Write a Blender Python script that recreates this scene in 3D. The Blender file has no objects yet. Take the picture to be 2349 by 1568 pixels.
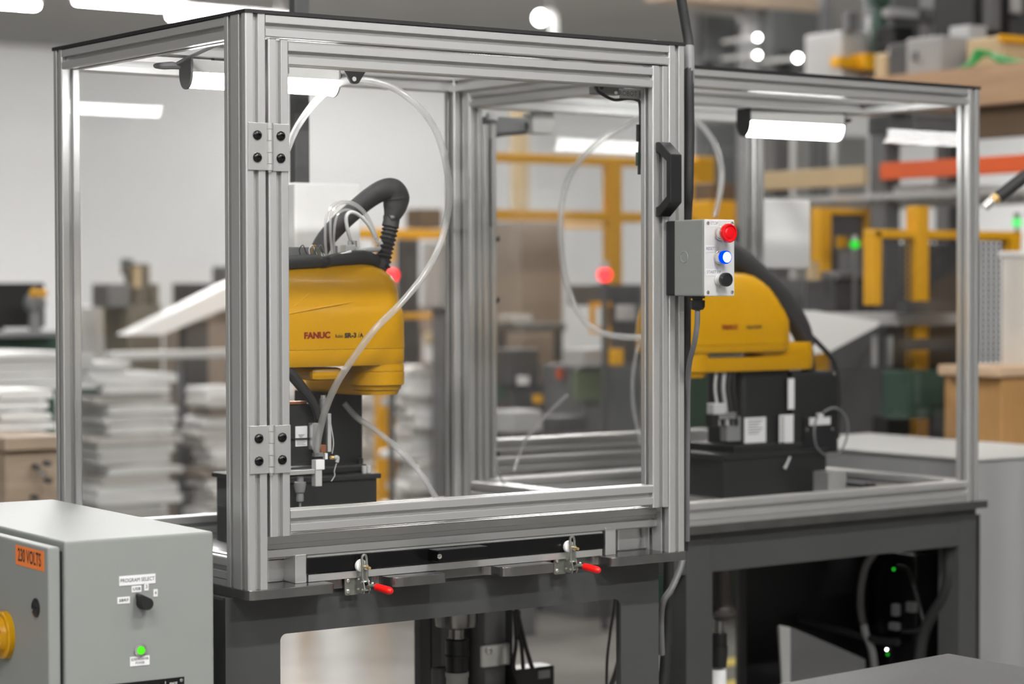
import bpy, bmesh, math, random
from mathutils import Vector, Matrix
random.seed(7)
sc = bpy.context.scene
col = sc.collection
PI = math.pi
# ------------------------------------------------------------------ camera
CAM = Vector((-2.1702, -3.9230, 1.4533))
FPX = 5205.634
CF = Vector((0.58210, 0.81271, -0.02574)).normalized()
CR = Vector((0.81300, -0.58227, -0.0023)); CR = (CR - CF * CR.dot(CF)).normalized()
CU = CR.cross(CF)
def at(px, py, **k):                      # pixel of the photograph -> point on a plane x=, y=, z= or at distance d=
    v = CF + CR * ((px - 1174.5) / FPX) + CU * ((784 - py) / FPX)
    (a, val), = k.items()
    if a == 'd':
        return CAM + v * val
    i = 'xyz'.index(a)
    return CAM + v * ((val - CAM[i]) / v[i])
cd = bpy.data.cameras.new('camera'); co = bpy.data.objects.new('camera', cd); col.objects.link(co)
M3 = Matrix((CR, CU, -CF)).transposed()
co.matrix_world = Matrix.Translation(CAM) @ M3.to_4x4()
cd.sensor_width = 36.0; cd.sensor_fit = 'HORIZONTAL'
cd.lens = FPX * 36 / 2349
cd.clip_start = .1; cd.clip_end = 200
cd.dof.use_dof = True; cd.dof.focus_distance = 4.7
cd.dof.aperture_fstop = cd.lens / 1000 / .034
sc.camera = co

# ------------------------------------------------------------------ materials
def new_mat(name):
    m = bpy.data.materials.new(name); m.use_nodes = True
    nt = m.node_tree; nt.nodes.clear()
    out = nt.nodes.new('ShaderNodeOutputMaterial')
    return m, nt, out
def mat(name, rgb, rough=.5, metal=0., var=.06, scale=14., bump=0., bscale=300., spec=.5, coat=0., stretch=None):
    m, nt, out = new_mat(name)
    b = nt.nodes.new('ShaderNodeBsdfPrincipled')
    b.inputs['Roughness'].default_value = rough; b.inputs['Metallic'].default_value = metal
    b.inputs['Specular IOR Level'].default_value = spec
    if coat: b.inputs['Coat Weight'].default_value = coat; b.inputs['Coat Roughness'].default_value = .12
    tc = nt.nodes.new('ShaderNodeTexCoord'); src = tc.outputs['Object']
    if stretch:
        mp = nt.nodes.new('ShaderNodeMapping'); mp.inputs['Scale'].default_value = stretch
        nt.links.new(src, mp.inputs['Vector']); src = mp.outputs['Vector']
    n = nt.nodes.new('ShaderNodeTexNoise'); n.inputs['Scale'].default_value = scale; n.inputs['Detail'].default_value = 4
    nt.links.new(src, n.inputs['Vector'])
    mx = nt.nodes.new('ShaderNodeMix'); mx.data_type = 'RGBA'
    mx.inputs[6].default_value = [c * (1 - var) for c in rgb] + [1]
    mx.inputs[7].default_value = [min(1, c * (1 + var)) for c in rgb] + [1]
    nt.links.new(n.outputs['Fac'], mx.inputs[0]); nt.links.new(mx.outputs[2], b.inputs['Base Color'])
    if bump:
        n2 = nt.nodes.new('ShaderNodeTexNoise'); n2.inputs['Scale'].default_value = bscale; n2.inputs['Detail'].default_value = 2
        nt.links.new(tc.outputs['Object'], n2.inputs['Vector'])
        bp = nt.nodes.new('ShaderNodeBump'); bp.inputs['Strength'].default_value = bump; bp.inputs['Distance'].default_value = .002
        nt.links.new(n2.outputs['Fac'], bp.inputs['Height']); nt.links.new(bp.outputs['Normal'], b.inputs['Normal'])
    nt.links.new(b.outputs[0], out.inputs[0])
    return m
def emit(name, rgb, s):
    m, nt, out = new_mat(name)
    e = nt.nodes.new('ShaderNodeEmission'); e.inputs[0].default_value = (*rgb, 1); e.inputs[1].default_value = s
    nt.links.new(e.outputs[0], out.inputs[0]); return m
def clear(name, body=.0, tint=(1, 1, 1), rough=.0, f0=.04, dust=0., body_rgb=(.8, .8, .8), dscale=90.):
    """thin clear plastic: see-through, mirrors more at a glancing angle, a little milky or dusty"""
    m, nt, out = new_mat(name)
    N = nt.nodes.new; L = nt.links.new
    geo = N('ShaderNodeNewGeometry')
    dt = N('ShaderNodeVectorMath'); dt.operation = 'DOT_PRODUCT'
    L(geo.outputs['Incoming'], dt.inputs[0]); L(geo.outputs['Normal'], dt.inputs[1])
    def mth(op, a, b=None):
        x = N('ShaderNodeMath'); x.operation = op
        for i, v in enumerate((a, b)):
            if v is None: continue
            if isinstance(v, (int, float)): x.inputs[i].default_value = v
            else: L(v, x.inputs[i])
        return x.outputs[0]
    k = mth('POWER', mth('SUBTRACT', 1.0, mth('ABSOLUTE', dt.outputs['Value'])), 5.0)
    fr = mth('ADD', mth('MULTIPLY', k, 1 - f0), f0)
    tr = N('ShaderNodeBsdfTransparent'); tr.inputs[0].default_value = (*tint, 1)
    gl = N('ShaderNodeBsdfGlossy'); gl.inputs['Roughness'].default_value = rough
    mix = N('ShaderNodeMixShader'); L(fr, mix.inputs[0]); L(tr.outputs[0], mix.inputs[1]); L(gl.outputs[0], mix.inputs[2])
    last = mix.outputs[0]
    if body or dust:
        df = N('ShaderNodeBsdfDiffuse'); df.inputs[0].default_value = (*body_rgb, 1)
        tl = N('ShaderNodeBsdfTranslucent'); tl.inputs[0].default_value = (*body_rgb, 1)
        ad = N('ShaderNodeMixShader'); ad.inputs[0].default_value = .5; L(df.outputs[0], ad.inputs[1]); L(tl.outputs[0], ad.inputs[2])
        mb = N('ShaderNodeMixShader'); L(last, mb.inputs[1]); L(ad.outputs[0], mb.inputs[2])
        if dust:
            tc = N('ShaderNodeTexCoord'); vo = N('ShaderNodeTexVoronoi'); vo.inputs['Scale'].default_value = dscale
            L(tc.outputs['Object'], vo.inputs['Vector'])
            sp = mth('MULTIPLY', mth('LESS_THAN', vo.outputs['Distance'], .075), dust)
            no = N('ShaderNodeTexNoise'); no.inputs['Scale'].default_value = 3.
            L(tc.outputs['Object'], no.inputs['Vector'])
            hz = mth('MULTIPLY', no.outputs['Fac'], body)
            L(mth('ADD', mth('MULTIPLY', sp, no.outputs['Fac']), hz), mb.inputs[0])
        else:
            mb.inputs[0].default_value = body
        last = mb.outputs[0]
    L(last, out.inputs[0]); return m

ALU = mat('anodised_aluminium', (.63, .63, .625), .36, .75, .03, 6, .04, 900)
ALU_B = mat('machined_aluminium', (.72, .72, .71), .30, .8, .10, 18, .05, 500)
STEEL = mat('bare_steel_plate', (.25, .245, .24), .24, .9, .22, 25, .05, 400)
BRIGHT = mat('bright_metal', (.75, .74, .72), .2, .95, .05, 30)
ZINC = mat('zinc_plated_steel', (.30, .31, .28), .38, .8, .25, 90)
BRASS = mat('brass', (.72, .50, .20), .3, .8, .1, 60)
COPPER = mat('copper', (.40, .16, .07), .35, .6, .2, 90)
TABLE = mat('dark_grey_paint', (.056, .057, .058), .34, 0, .06, 8, .03, 600)
TABLE_IN = mat('charcoal_paint', (.022, .022, .024), .5, 0, .1, 6)
CAB = mat('light_grey_textured_paint', (.238, .249, .240), .44, 0, .02, 6, .22, 520, .12)
CAB2 = mat('mid_grey_paint', (.34, .34, .34), .45, 0, .03, 5)
BLACK = mat('black_plastic', (.012, .012, .013), .35, 0, .1, 40)
BLACK_M = mat('black_matt', (.008, .008, .0085), .55, 0, .25, 45, .1, 300)
BLACK_A = mat('black_anodised', (.006, .006, .0065), .22, .3, .1, 30)
RUBBER = mat('black_rubber', (.018, .018, .019), .6, 0, .2, 60)
SLEEVE = mat('braided_black_sleeve', (.026, .026, .027), .55, 0, .6, 420, .5, 700)
GREYC = mat('grey_cable_jacket', (.16, .16, .165), .5, 0, .05, 30)
GREY = mat('grey_plastic', (.20, .20, .205), .5, 0, .06, 20)
GREYL = mat('pale_grey_plastic', (.52, .52, .51), .45, 0, .04, 20)
YEL = mat('robot_yellow_paint', (.52, .262, .0), .32, 0, .03, 8, 0, 300, .35, .12)
YELF = mat('fence_yellow_paint', (.80, .40, .008), .5, 0, .06, 6)
RED = mat('red_plastic', (.72, .005, .006), .28, 0, .05, 40)
REDB = mat('red_button_cap', (.62, .002, .006), .22, 0, .05, 40, 0, 300, .5, .4)
REDV = mat('red_vinyl_grip', (.80, .010, .008), .3, 0, .05, 40)
WHITE = mat('white_plastic', (.90, .90, .895), .4, 0, .02, 8)
LABELW = mat('white_label_film', (.70, .70, .71), .45, 0, .02, 30)
LABELC = mat('clear_label_film', (.62, .62, .63), .35, 0, .02, 30)
ORANGE = mat('orange_label_film', (.80, .20, .035), .45, 0, .03, 30)
ORBEAM = mat('orange_beam_paint', (.80, .13, .03), .5, 0, .06, 6)
INK = mat('black_ink', (.02, .02, .022), .5)
INKG = mat('grey_ink', (.12, .12, .12), .5)
INKR = mat('red_ink', (.20, .012, .003), .5)
CREAM = mat('cream_print', (.75, .75, .72), .5)
PAPER = mat('white_paper', (.78, .78, .77), .6, 0, .05, 5)
PAPER2 = mat('off_white_paper', (.62, .60, .57), .6, 0, .08, 5)
WOODC = mat('pale_crate_wood', (.40, .31, .23), .6, 0, .25, 5, 0, 300, .5, 0, (1, 1, 8))
WOODR = mat('warm_slatted_wood', (.52, .29, .11), .5, 0, .3, 14, 0, 300, .5, 0, (10, 10, .6))
WOODT = mat('light_wood_top', (.68, .48, .32), .45, 0, .1, 6, 0, 300, .5, 0, (1, 6, 1))
WOODB = mat('lumber', (.46, .29, .17), .6, 0, .2, 5, 0, 300, .5, 0, (1, 1, 8))
WOODD = mat('dark_lumber', (.13, .085, .05), .6, 0, .2, 5)
WOODTAN = mat('tan_beam', (.55, .42, .25), .6, 0, .12, 5)
CARD = mat('cardboard', (.30, .245, .205), .7, 0, .15, 4)
OLIVE = mat('olive_grey_enamel', (.15, .135, .105), .55, 0, .15, 5)
DKMACH = mat('dark_machine_grey', (.075, .075, .078), .5, .1, .3, 7)
HOUSG = mat('housing_grey', (.105, .11, .108), .5, 0, .06, 4)
MDMACH = mat('machine_grey', (.16, .16, .165), .5, .1, .2, 7)
LTMACH = mat('pale_machine_grey', (.48, .48, .48), .5, .1, .12, 7)
DKGREEN = mat('dark_green_enamel', (.035, .075, .055), .5, 0, .2, 7)
GREEN = mat('green_hose', (.03, .30, .07), .5, 0, .1, 7)
STONE = mat('grey_laminate', (.060, .060, .061), .5, 0, .45, 150, .05, 400)
LIGHT_T = emit('lamp_tube', (1, .985, .96), 108.)
LIGHT_N = emit('lamp_tube_near', (1, .985, .96), 20.)
LIGHT_K = emit('lamp_tube_key', (1, .985, .96), 270.)
LIGHT_L = emit('lamp_tube_left_fill', (1, .985, .96), 125.)  # fill strength for the left columns; the outermost column is added
LIGHT_S = emit('lamp_tube_side', (1, .985, .96), 62.)
LIGHT_W = emit('added_wall_tube', (1, .985, .96), 40.)  # unseen lamps added close to the back wall to brighten it
LIGHT_G = emit('added_right_tube', (1, .985, .96), 400.)  # unseen lamps added off to the right to brighten the wall
LIGHT_F = emit('lamp_tube_far', (1, .985, .96), 160.)
LIGHT_B = emit('led_bar_lens', (1, .995, .98), 22.)
SPARK = emit('small_lamp_glow', (1, .99, .96), 22.)
REDE = emit('red_lamp_glow', (1, .03, .035), 3.2)
GREENE = emit('green_lamp_glow', (.03, .8, .04), 1.0)
GREENE2 = emit('pale_green_lamp_glow', (.12, .85, .2), 1.1)
GREENB = emit('green_lens_glow', (.10, .95, .02), 1.0)
BLUEE = emit('blue_lens_glow', (.0, .07, 1.0), 1.0)
BLUEW = emit('lit_blue_white_lens', (.55, .8, 1.0), 5.)
PANE = clear('clear_acrylic', 0, (.998, .999, .998), 0., .022)
PANE_D = clear('dusty_clear_acrylic', .004, (.998, .999, .998), 0., .022, .32, (.8, .8, .8), 110.)
TUBE = clear('clear_hose', .30, (.93, .93, .93), .08, .10, 0, (.85, .85, .85))
TUBE2 = clear('clear_hose_haze', .16, (.95, .95, .95), .08, .08, 0, (.85, .85, .85))

# ------------------------------------------------------------------ mesh builder
class MB:
    def __init__(s): s.bm = bmesh.new()
    def face(s, vs):
        try: return s.bm.faces.new(vs)
        except ValueError: return None
    def box(s, x0, y0, z0, x1, y1, z1):
        v = [s.bm.verts.new(p) for p in ((x0,y0,z0),(x1,y0,z0),(x1,y1,z0),(x0,y1,z0),(x0,y0,z1),(x1,y0,z1),(x1,y1,z1),(x0,y1,z1))]
        for f in ((0,3,2,1),(4,5,6,7),(0,1,5,4),(1,2,6,5),(2,3,7,6),(3,0,4,7)): s.face([v[i] for i in f])
        return s
    def loft(s, rings, closed=True, cap=True):
        rv = [[s.bm.verts.new(p) for p in r] for r in rings]
        n = len(rv[0])
        for a, b in zip(rv, rv[1:]):
            for i in range(n if closed else n - 1):
                j = (i + 1) % n
                s.face([a[i], a[j], b[j], b[i]])
        if cap: s.face(list(reversed(rv[0]))); s.face(rv[-1])
        return s
    def prism(s, pts, axis, lo, hi):                # 2-D outline extruded: x -> (y,z), y -> (x,z), z -> (x,y)
        f = {'x': lambda a, b, c: (c, a, b), 'y': lambda a, b, c: (a, c, b), 'z': lambda a, b, c: (a, b, c)}[axis]
        return s.loft([[f(a, b, lo) for a, b in pts], [f(a, b, hi) for a, b in pts]])
    def cyl(s, p0, p1, r0, r1=None, n=20, cap=True):
        p0, p1 = Vector(p0), Vector(p1); r1 = r0 if r1 is None else r1
        d = (p1 - p0).normalized(); a = d.orthogonal().normalized(); b = d.cross(a)
        ring = lambda p, r: [p + (a * math.cos(2*PI*i/n) + b * math.sin(2*PI*i/n)) * r for i in range(n)]
        return s.loft([ring(p0, r0), ring(p1, r1)], True, cap)
    def lathe(s, o, axis, prof, n=24):              # prof: (distance along axis, radius)
        o = Vector(o); d = Vector(axis).normalized(); a = d.orthogonal().normalized(); b = d.cross(a)
        return s.loft([[o + d*h + (a*math.cos(2*PI*i/n) + b*math.sin(2*PI*i/n))*max(r, 1e-4) for i in range(n)] for h, r in prof])
    def tube(s, pts, r, n=10, sub=8, cap=True):
        pts = [Vector(p) for p in pts]; m = len(pts)
        rr = list(r) if isinstance(r, (list, tuple)) else [r] * m
        out, ro = [], []
        for i in range(m - 1):
            p0, p1, p2, p3 = pts[max(i-1,0)], pts[i], pts[i+1], pts[min(i+2,m-1)]
            for k in range(sub):
                t = k / sub
                out.append(.5*((2*p1)+(p2-p0)*t+(2*p0-5*p1+4*p2-p3)*t*t+(3*p1-p0-3*p2+p3)*t**3)); ro.append(rr[i]*(1-t)+rr[i+1]*t)
        out.append(pts[-1]); ro.append(rr[-1])
        rings = []; u = None
        for i, p in enumerate(out):
            d = (out[min(i+1,len(out)-1)] - out[max(i-1,0)]).normalized()
            u = d.orthogonal().normalized() if u is None else (u - d*u.dot(d)).normalized()
            v = d.cross(u)
            rings.append([p + (u*math.cos(2*PI*k/n)+v*math.sin(2*PI*k/n))*ro[i] for k in range(n)])
        return s.loft(rings, True, cap)
    def ball(s, c, r, n=16, m=10, sx=1, sy=1, sz=1):
        c = Vector(c)
        return s.loft([[c + Vector((sx*r*math.sin(PI*j/m)*math.cos(2*PI*i/n), sy*r*math.sin(PI*j/m)*math.sin(2*PI*i/n), -sz*r*math.cos(PI*j/m))) if 0<j<m else
                        c + Vector((sx*r*.02*math.cos(2*PI*i/n), sy*r*.02*math.sin(2*PI*i/n), -sz*r*math.cos(PI*j/m))) for i in range(n)] for j in range(m+1)])
    def profile(s, axis, lo, hi, a0, b0, na=1, nb=1, w=.045):   # slotted extrusion; a,b are the two cross axes
        o, dp, c, e = .0055, .011, .0022, .0008
        def side(nm):
            q = [(c, 0)]
            for k in range(nm):
                m = w * (k + .5)
                q += [(m-o-e, 0), (m-o, e), (m-o, dp), (m+o, dp), (m+o, e), (m+o+e, 0)]
            return q + [(w*nm - c, 0)]
        A, B = w*na, w*nb
        pts = [(x, y) for x, y in side(na)] + [(A-y, x) for x, y in side(nb)] + [(A-x, B-y) for x, y in side(na)] + [(y, B-x) for x, y in side(nb)]
        return s.prism([(a0+x, b0+y) for x, y in pts], axis, lo, hi)
    def build(s, name, m, parent=None, bevel=0, smooth=False, world=True, seg=2):
        bm = s.bm
        bmesh.ops.recalc_face_normals(bm, faces=bm.faces[:])
        if bevel:
            es = [e for e in bm.edges if len(e.link_faces) == 2 and e.calc_face_angle(0) > .6]
            bmesh.ops.bevel(bm, geom=es, offset=bevel, segments=seg, affect='EDGES', profile=.6, clamp_overlap=True)
        if parent is not None and world:
            bmesh.ops.transform(bm, matrix=wm(parent).inverted(), verts=bm.verts[:])
        me = bpy.data.meshes.new(name); bm.to_mesh(me); bm.free()
        if smooth:
            for p in me.polygons: p.use_smooth = True
            if hasattr(me, 'set_sharp_from_angle'): me.set_sharp_from_angle(angle=.6)
        o = bpy.data.objects.new(name, me); col.objects.link(o)
        if m: me.materials.append(m)
        if parent is not None: o.parent = parent
        return o
def wm(o):
    m = Matrix.LocRotScale(o.location, o.rotation_euler, o.scale)
    return wm(o.parent) @ m if o.parent else m
def tag(o, label, cat, group=None, kind=None):
    o['label'] = label
    if cat: o['category'] = cat
    if group: o['group'] = group
    if kind: o['kind'] = kind
    return o
def thing(name, label, cat, loc=(0,0,0), rz=0, group=None):
    o = bpy.data.objects.new(name, None); col.objects.link(o)
    o.location = loc; o.rotation_euler = (0, 0, rz); o.empty_display_size = .05
    return tag(o, label, cat, group)
def struct(name, mb, m, label):
    o = mb.build(name, m); o['kind'] = 'structure'; o['label'] = label; return o
def solo(name, mb, m, label, cat, group=None, bevel=0, smooth=False):
    """a thing that is one mesh: its origin sits at its base"""
    co_ = [v.co for v in mb.bm.verts]
    c = Vector(((min(p.x for p in co_)+max(p.x for p in co_))/2, (min(p.y for p in co_)+max(p.y for p in co_))/2, min(p.z for p in co_)))
    bmesh.ops.translate(mb.bm, vec=-c, verts=mb.bm.verts[:])
    o = mb.build(name, m, None, bevel, smooth); o.location = c
    return tag(o, label, cat, group)
def dup(root, loc, rz=None, label=None, group=None):
    r = root.copy(); col.objects.link(r); r.location = loc
    if rz is not None: r.rotation_euler = (0, 0, rz)
    if label: r['label'] = label
    if group: r['group'] = group
    for ch in list(root.children):
        c = ch.copy(); col.objects.link(c); c.parent = r
        for g in list(ch.children):
            d = g.copy(); col.objects.link(d); d.parent = c
    return r
def text(s, size, m, parent, o, xd, up, name='lettering', align='CENTER', sx=1., bold=0., shear=0., space=1.):
    cu = bpy.data.curves.new('t', 'FONT'); cu.body = s; cu.size = size; cu.align_x = align; cu.align_y = 'CENTER'
    cu.resolution_u = 3; cu.offset = bold; cu.shear = shear; cu.space_character = space
    t = bpy.data.objects.new('t', cu); col.objects.link(t)
    bpy.context.view_layer.update()
    me = bpy.data.meshes.new_from_object(t.evaluated_get(bpy.context.evaluated_depsgraph_get()))
    bpy.data.objects.remove(t); bpy.data.curves.remove(cu)
    xd, up = Vector(xd).normalized(), Vector(up).normalized(); nz = xd.cross(up)
    mt = Matrix((xd*sx, up, nz)).transposed().to_4x4(); mt.translation = Vector(o)
    me.transform((wm(parent).inverted() if parent else Matrix()) @ mt)
    me.name = name; me.materials.clear(); me.materials.append(m)
    ob = bpy.data.objects.new(name, me); col.objects.link(ob)
    if parent: ob.parent = parent
    return ob
def side_fit(px0, px1, d, dep, lim=.42):              # the seen left side of a deep box belongs to its silhouette
    c = (px0+px1)/2
    k = FPX*math.sin(math.radians(35.6)+math.atan((c-1174.5)/FPX))/d
    dep = min(dep, lim*(px1-px0)/k)
    return px0 + dep*k, dep
def pbox(mb, px0, py0, px1, py1, Y, dep, z0=None):    # box whose front face is the photo's rectangle on the plane y = Y
    xm, ym = (px0+px1)/2, (py0+py1)/2
    a, b = at(px0, ym, y=Y).x, at(px1, ym, y=Y).x
    t = at(xm, py0, y=Y).z; u = at(xm, py1, y=Y).z if z0 is None else z0
    return mb.box(a, Y, u, b, Y+dep, t)
def rect_px(mb, px0, py0, px1, py1, d, dep, z0=None):
    return pbox(mb, px0, py0, px1, py1, at((px0+px1)/2, (py0+py1)/2, d=d).y, dep, z0)
# ------------------------------------------------------------------ setting
ZT = .85                                   # top of the steel base plates
H, W, D, S = 1.1344, 1.1176, .8997, .045
CEIL = 4.35
struct('floor', MB().box(-9, -8, -.12, 60, 24, 0), None, 'polished beige concrete factory floor')
FLOORM, nt, out = new_mat('sealed_concrete')
b = nt.nodes.new('ShaderNodeBsdfPrincipled'); b.inputs['Roughness'].default_value = .27
tc = nt.nodes.new('ShaderNodeTexCoord'); n = nt.nodes.new('ShaderNodeTexNoise'); n.inputs['Scale'].default_value = .9; n.inputs['Detail'].default_value = 6
cr = nt.nodes.new('ShaderNodeValToRGB'); cr.color_ramp.elements[0].color = (.205,.196,.18,1); cr.color_ramp.elements[1].color = (.34,.33,.305,1)
cr.color_ramp.elements[0].position = .32; cr.color_ramp.elements[1].position = .66
nt.links.new(tc.outputs['Object'], n.inputs['Vector']); nt.links.new(n.outputs['Fac'], cr.inputs[0]); nt.links.new(cr.outputs[0], b.inputs['Base Color']); nt.links.new(b.outputs[0], out.inputs[0])
bpy.data.objects['floor'].data.materials.append(FLOORM)
WALLM = mat('white_wall_paint', (.80, .80, .80), .6, 0, .015, .4)
CEILM = mat('grey_ceiling_deck', (.30, .295, .285), .7, 0, .12, .5)
struct('wall_back', MB().box(-9, 22, 0, 60, 22.3, CEIL), WALLM, 'plain white back wall of the hall')
struct('wall_front', MB().box(-9, -8.3, 0, 60, -8, CEIL), mat('dark_wall_paint', (.27,.27,.267), .6, 0, .03, .4), 'plain dark grey wall behind the photographer')
struct('wall_left', MB().box(-9.3, -8.3, 0, -9, 22.3, CEIL), mat('grey_wall_paint', (.62,.62,.61), .6, 0, .03, .4), 'grey side wall far off to the left')
struct('ceiling', MB().box(-9, -8, CEIL, 60, 22.3, CEIL+.2), CEILM, 'dull grey ceiling deck')
fl = MB()
a = at(1372, 1562, z=.001)
fl.box(a.x-.25, a.y-.4, 0, a.x+1.4, a.y-.28, .002)
struct('trim_1', fl, mat('floor_marking_yellow', (.70, .55, .12), .5), 'faded yellow floor marking strip')
a = at(1690, 1517, z=.001)
struct('trim_2', MB().box(a.x-.3, a.y-.05, 0, a.x+.5, a.y+.07, .002), bpy.data.materials['floor_marking_yellow'], 'faded yellow floor marking strip further back')

# ------------------------------------------------------------------ ceiling lamps
def lamp(x, y, label, z=CEIL, l=1.22, rz=0, drop=.0, group=None, w=.16, mt=None):
    t = thing('ceiling_lamp', label, 'lamp', (x, y, z), rz, group)
    MB().box(-l/2-.02, -w/2, -.06-drop, l/2+.02, w/2, -drop).build('housing', GREYL, t, .006, world=False)
    m = MB()
    m.prism([(-w*.42, -.060-drop), (-w*.34, -.095-drop), (w*.34, -.095-drop), (w*.42, -.060-drop)], 'x', -l/2, l/2)
    m.build('diffuser', mt or LIGHT_T, t, world=False)
    if drop > .01:
        for s in (-1, 1): MB().cyl((s*l*.4, 0, -drop), (s*l*.4, 0, 0), .006, n=8).build('hanger', GREYL, t, world=False)
    return t
G = 'fluorescent lamps on the hall ceiling'
for x, y in [(x, y) for x in (-5.0, -2.4, .42, 3.4) for y in (-4.6, -2.3)]:
    lamp(x, y, 'ceiling lamp from the front set of key lamps and added left fill, out of the picture', l=.9 if x == .42 else 1.5, group=G, mt=LIGHT_K if x == .42 else LIGHT_L if x < -2 else LIGHT_S)  # outermost left column is added to brighten left-facing sides
for x, y in ((-5.5, .8), (-1.5, 1.2), (1.2, 1.2), (3.9, 1.2), (6.6, .2), (-3.2, 4.6), (1.0, 4.6), (4.6, 4.6), (7.6, 4.0), (3.0, 8.0), (6.5, 8.0), (10., 7.6), (5.5, 12.), (9.5, 12.), (12.4, 10.6), (7.5, 14.), (10.2, 12.8), (13.4, 9.6), (14.8, 8.8), (12.87, 20.1), (14.9, 19.8), (20.2, 20.), (26., 14.), (30., 18.), (22., 10.)):
    lamp(x, y, 'ceiling lamp from the rear set with unseen lamps added to brighten the wall, out of the picture', l=1.5, group=G, mt=LIGHT_T if y == 4.6 and x > 0 else LIGHT_N if y < 5 else LIGHT_W if 12.5 < x < 21 and y > 15 else LIGHT_G if x > 19 else LIGHT_F)  # unseen lamps, several added to brighten the back wall and left-facing sides
def lamp_px(pxl, py, pxr, d, label, w):
    a = at(pxl, py, d=d); l = (pxr-pxl)/FPX*d/.79
    lamp(a.x+l/2, a.y, label, z=a.z+.19, l=l, drop=.1, w=w)
lamp_px(184, 2, 372, 20.5, 'long bright ceiling lamp above the left glass side, left of the pair', .24)
lamp_px(398, 38, 640, 20.5, 'bright ceiling lamp right of the pair, touching the roof edge of the near enclosure', .22)
lamp_px(-130, 0, 48, 20.5, 'dimmer ceiling lamp at the top left corner of the picture', .12)
# world: the rest of the daylit hall around
wd = bpy.data.worlds.new('hall_light'); sc.world = wd; wd.use_nodes = True
wd.node_tree.nodes['Background'].inputs[0].default_value = (1, .99, .975, 1)
wd.node_tree.nodes['Background'].inputs[1].default_value = .27
sc.cycles.max_bounces = 4; sc.cycles.diffuse_bounces = 2; sc.cycles.glossy_bounces = 2; sc.cycles.transparent_max_bounces = 20
sc.cycles.use_adaptive_sampling = True; sc.cycles.adaptive_threshold = .04
sc.cycles.caustics_reflective = False; sc.cycles.caustics_refractive = False
sc.view_settings.view_transform = 'Standard'; sc.view_settings.look = 'None'
sc.view_settings.gamma = 1; sc.view_settings.exposure = .22; sc.view_settings.use_curve_mapping = False
# ------------------------------------------------------------------ guarding enclosures
NEAR = (0, 0, ZT)
FAR = (1.4117, .4207 - W*math.sin(.02914), ZT); FAR_RZ = .02914
def enclosure(loc, rz, label, door):
    t = thing('machine_enclosure', label, 'machine enclosure', loc, rz)
    def part(name, mb, m=ALU, par=None, **k): return mb.build(name, m, par or t, world=False, **k)
    fd = 2 if door else 1
    for x in (0, W-S):
        part('post', MB().profile('z', 0, H, x, 0, 1, fd))
        part('post', MB().profile('z', 0, H, x, D-S))
    part('top_rail', MB().profile('x', S, W-S, 0, H-S))
    part('top_rail', MB().profile('x', S, W-S, D-S, H-S))
    for x in (0, W-S):
        part('top_rail', MB().profile('y', fd*S, D-S, x, H-S))
        part('bottom_rail', MB().profile('y', fd*S, D-S, x, .012))
        part('base_strip', MB().box(x, fd*S, 0, x+S, D-S, .012), ALU_B)
    part('bottom_rail', MB().profile('x', S, W-S, D-S, .012))
    part('base_strip', MB().box(S, D-S, 0, W-S, D, .012), ALU_B)
    if door:
        part('bottom_rail', MB().profile('x', S, W-S, S, .0535))
    else:
        part('bottom_rail', MB().profile('x', S, W-S, 0, .012))
        part('base_strip', MB().box(S, 0, 0, W-S, S, .012), ALU_B)
    # roof: clear sheet with a dark edging
    m = MB(); g = .002
    o_, i_ = [(-g,-g),(W+g,-g),(W+g,D+g),(-g,D+g)], [(S,S),(W-S,S),(W-S,D-S),(S,D-S)]
    for k in range(4):
        j = (k+1) % 4
        m.loft([[(*o_[k],H),(*o_[j],H),(*i_[j],H),(*i_[k],H)],[(*o_[k],H+.0075),(*o_[j],H+.0075),(*i_[j],H+.0075),(*i_[k],H+.0075)]])
    part('roof_edging', m, BLACK_M)
    part('roof_pane', MB().box(S, S, H+.001, W-S, D-S, H+.006), PANE)
    for x, y in ((.02,.02),(.45,.022),(W-.07,.02),(W-.02,.05),(.02,D-.03),(.25,D-.022),(W-.03,D-.03),(.8,D-.02),(.02,.45),(W-.02,.45)):
        part('roof_bolt', MB().lathe((x, y, H+.0075), (0,0,1), [(0,.007),(.002,.0065),(.0035,.004),(.0036,.0)], 12), GREY, smooth=True)
    # fixed panes
    zb = .012+S
    part('pane', MB().box(.020, fd*S-.006, zb-.008, .025, D-S+.006, H-S+.008), PANE)
    part('pane', MB().box(W-.025, fd*S-.006, zb-.008, W-.020, D-S+.006, H-S+.008), PANE)
    part('pane', MB().box(S-.006, D-.025, zb-.008, W-S+.006, D-.020, H-S+.008), PANE)
    if not door:
        part('pane', MB().box(S-.006, .020, zb-.008, W-S+.006, .025, H-S+.008), PANE)
    return t
near = enclosure(NEAR, 0, 'near glass walled aluminium machine enclosure with hinged door and black handle', True)
far = enclosure(FAR, FAR_RZ, 'far glass walled aluminium machine enclosure with fixed front, right of the button box', False)

# the hinged door of the near enclosure
dx0, dx1 = .0515, W-S-.0015
zb0, zb1, zt0, zt1 = .1087, .1537, 1.0364, 1.0820
d = MB(); d.profile('z', zb0-.006, zt1+.004, dx0, 0); door = d.build('door', ALU, near, world=False)
d = MB(); d.profile('z', zb0-.006, zt1+.004, dx1-S, 0); d.build('stile', ALU, door, world=False)
MB().profile('x', dx0+S, dx1-S, 0, zt1-S).build('rail', ALU, door, world=False)
MB().profile('x', dx0+S, dx1-S, 0, zb0).build('rail', ALU, door, world=False)
MB().box(dx0+S-.006, .030, zb0+S-.006, dx1-S+.006, .035, zt1-S+.006).build('door_pane', PANE_D, door, world=False)
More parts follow.
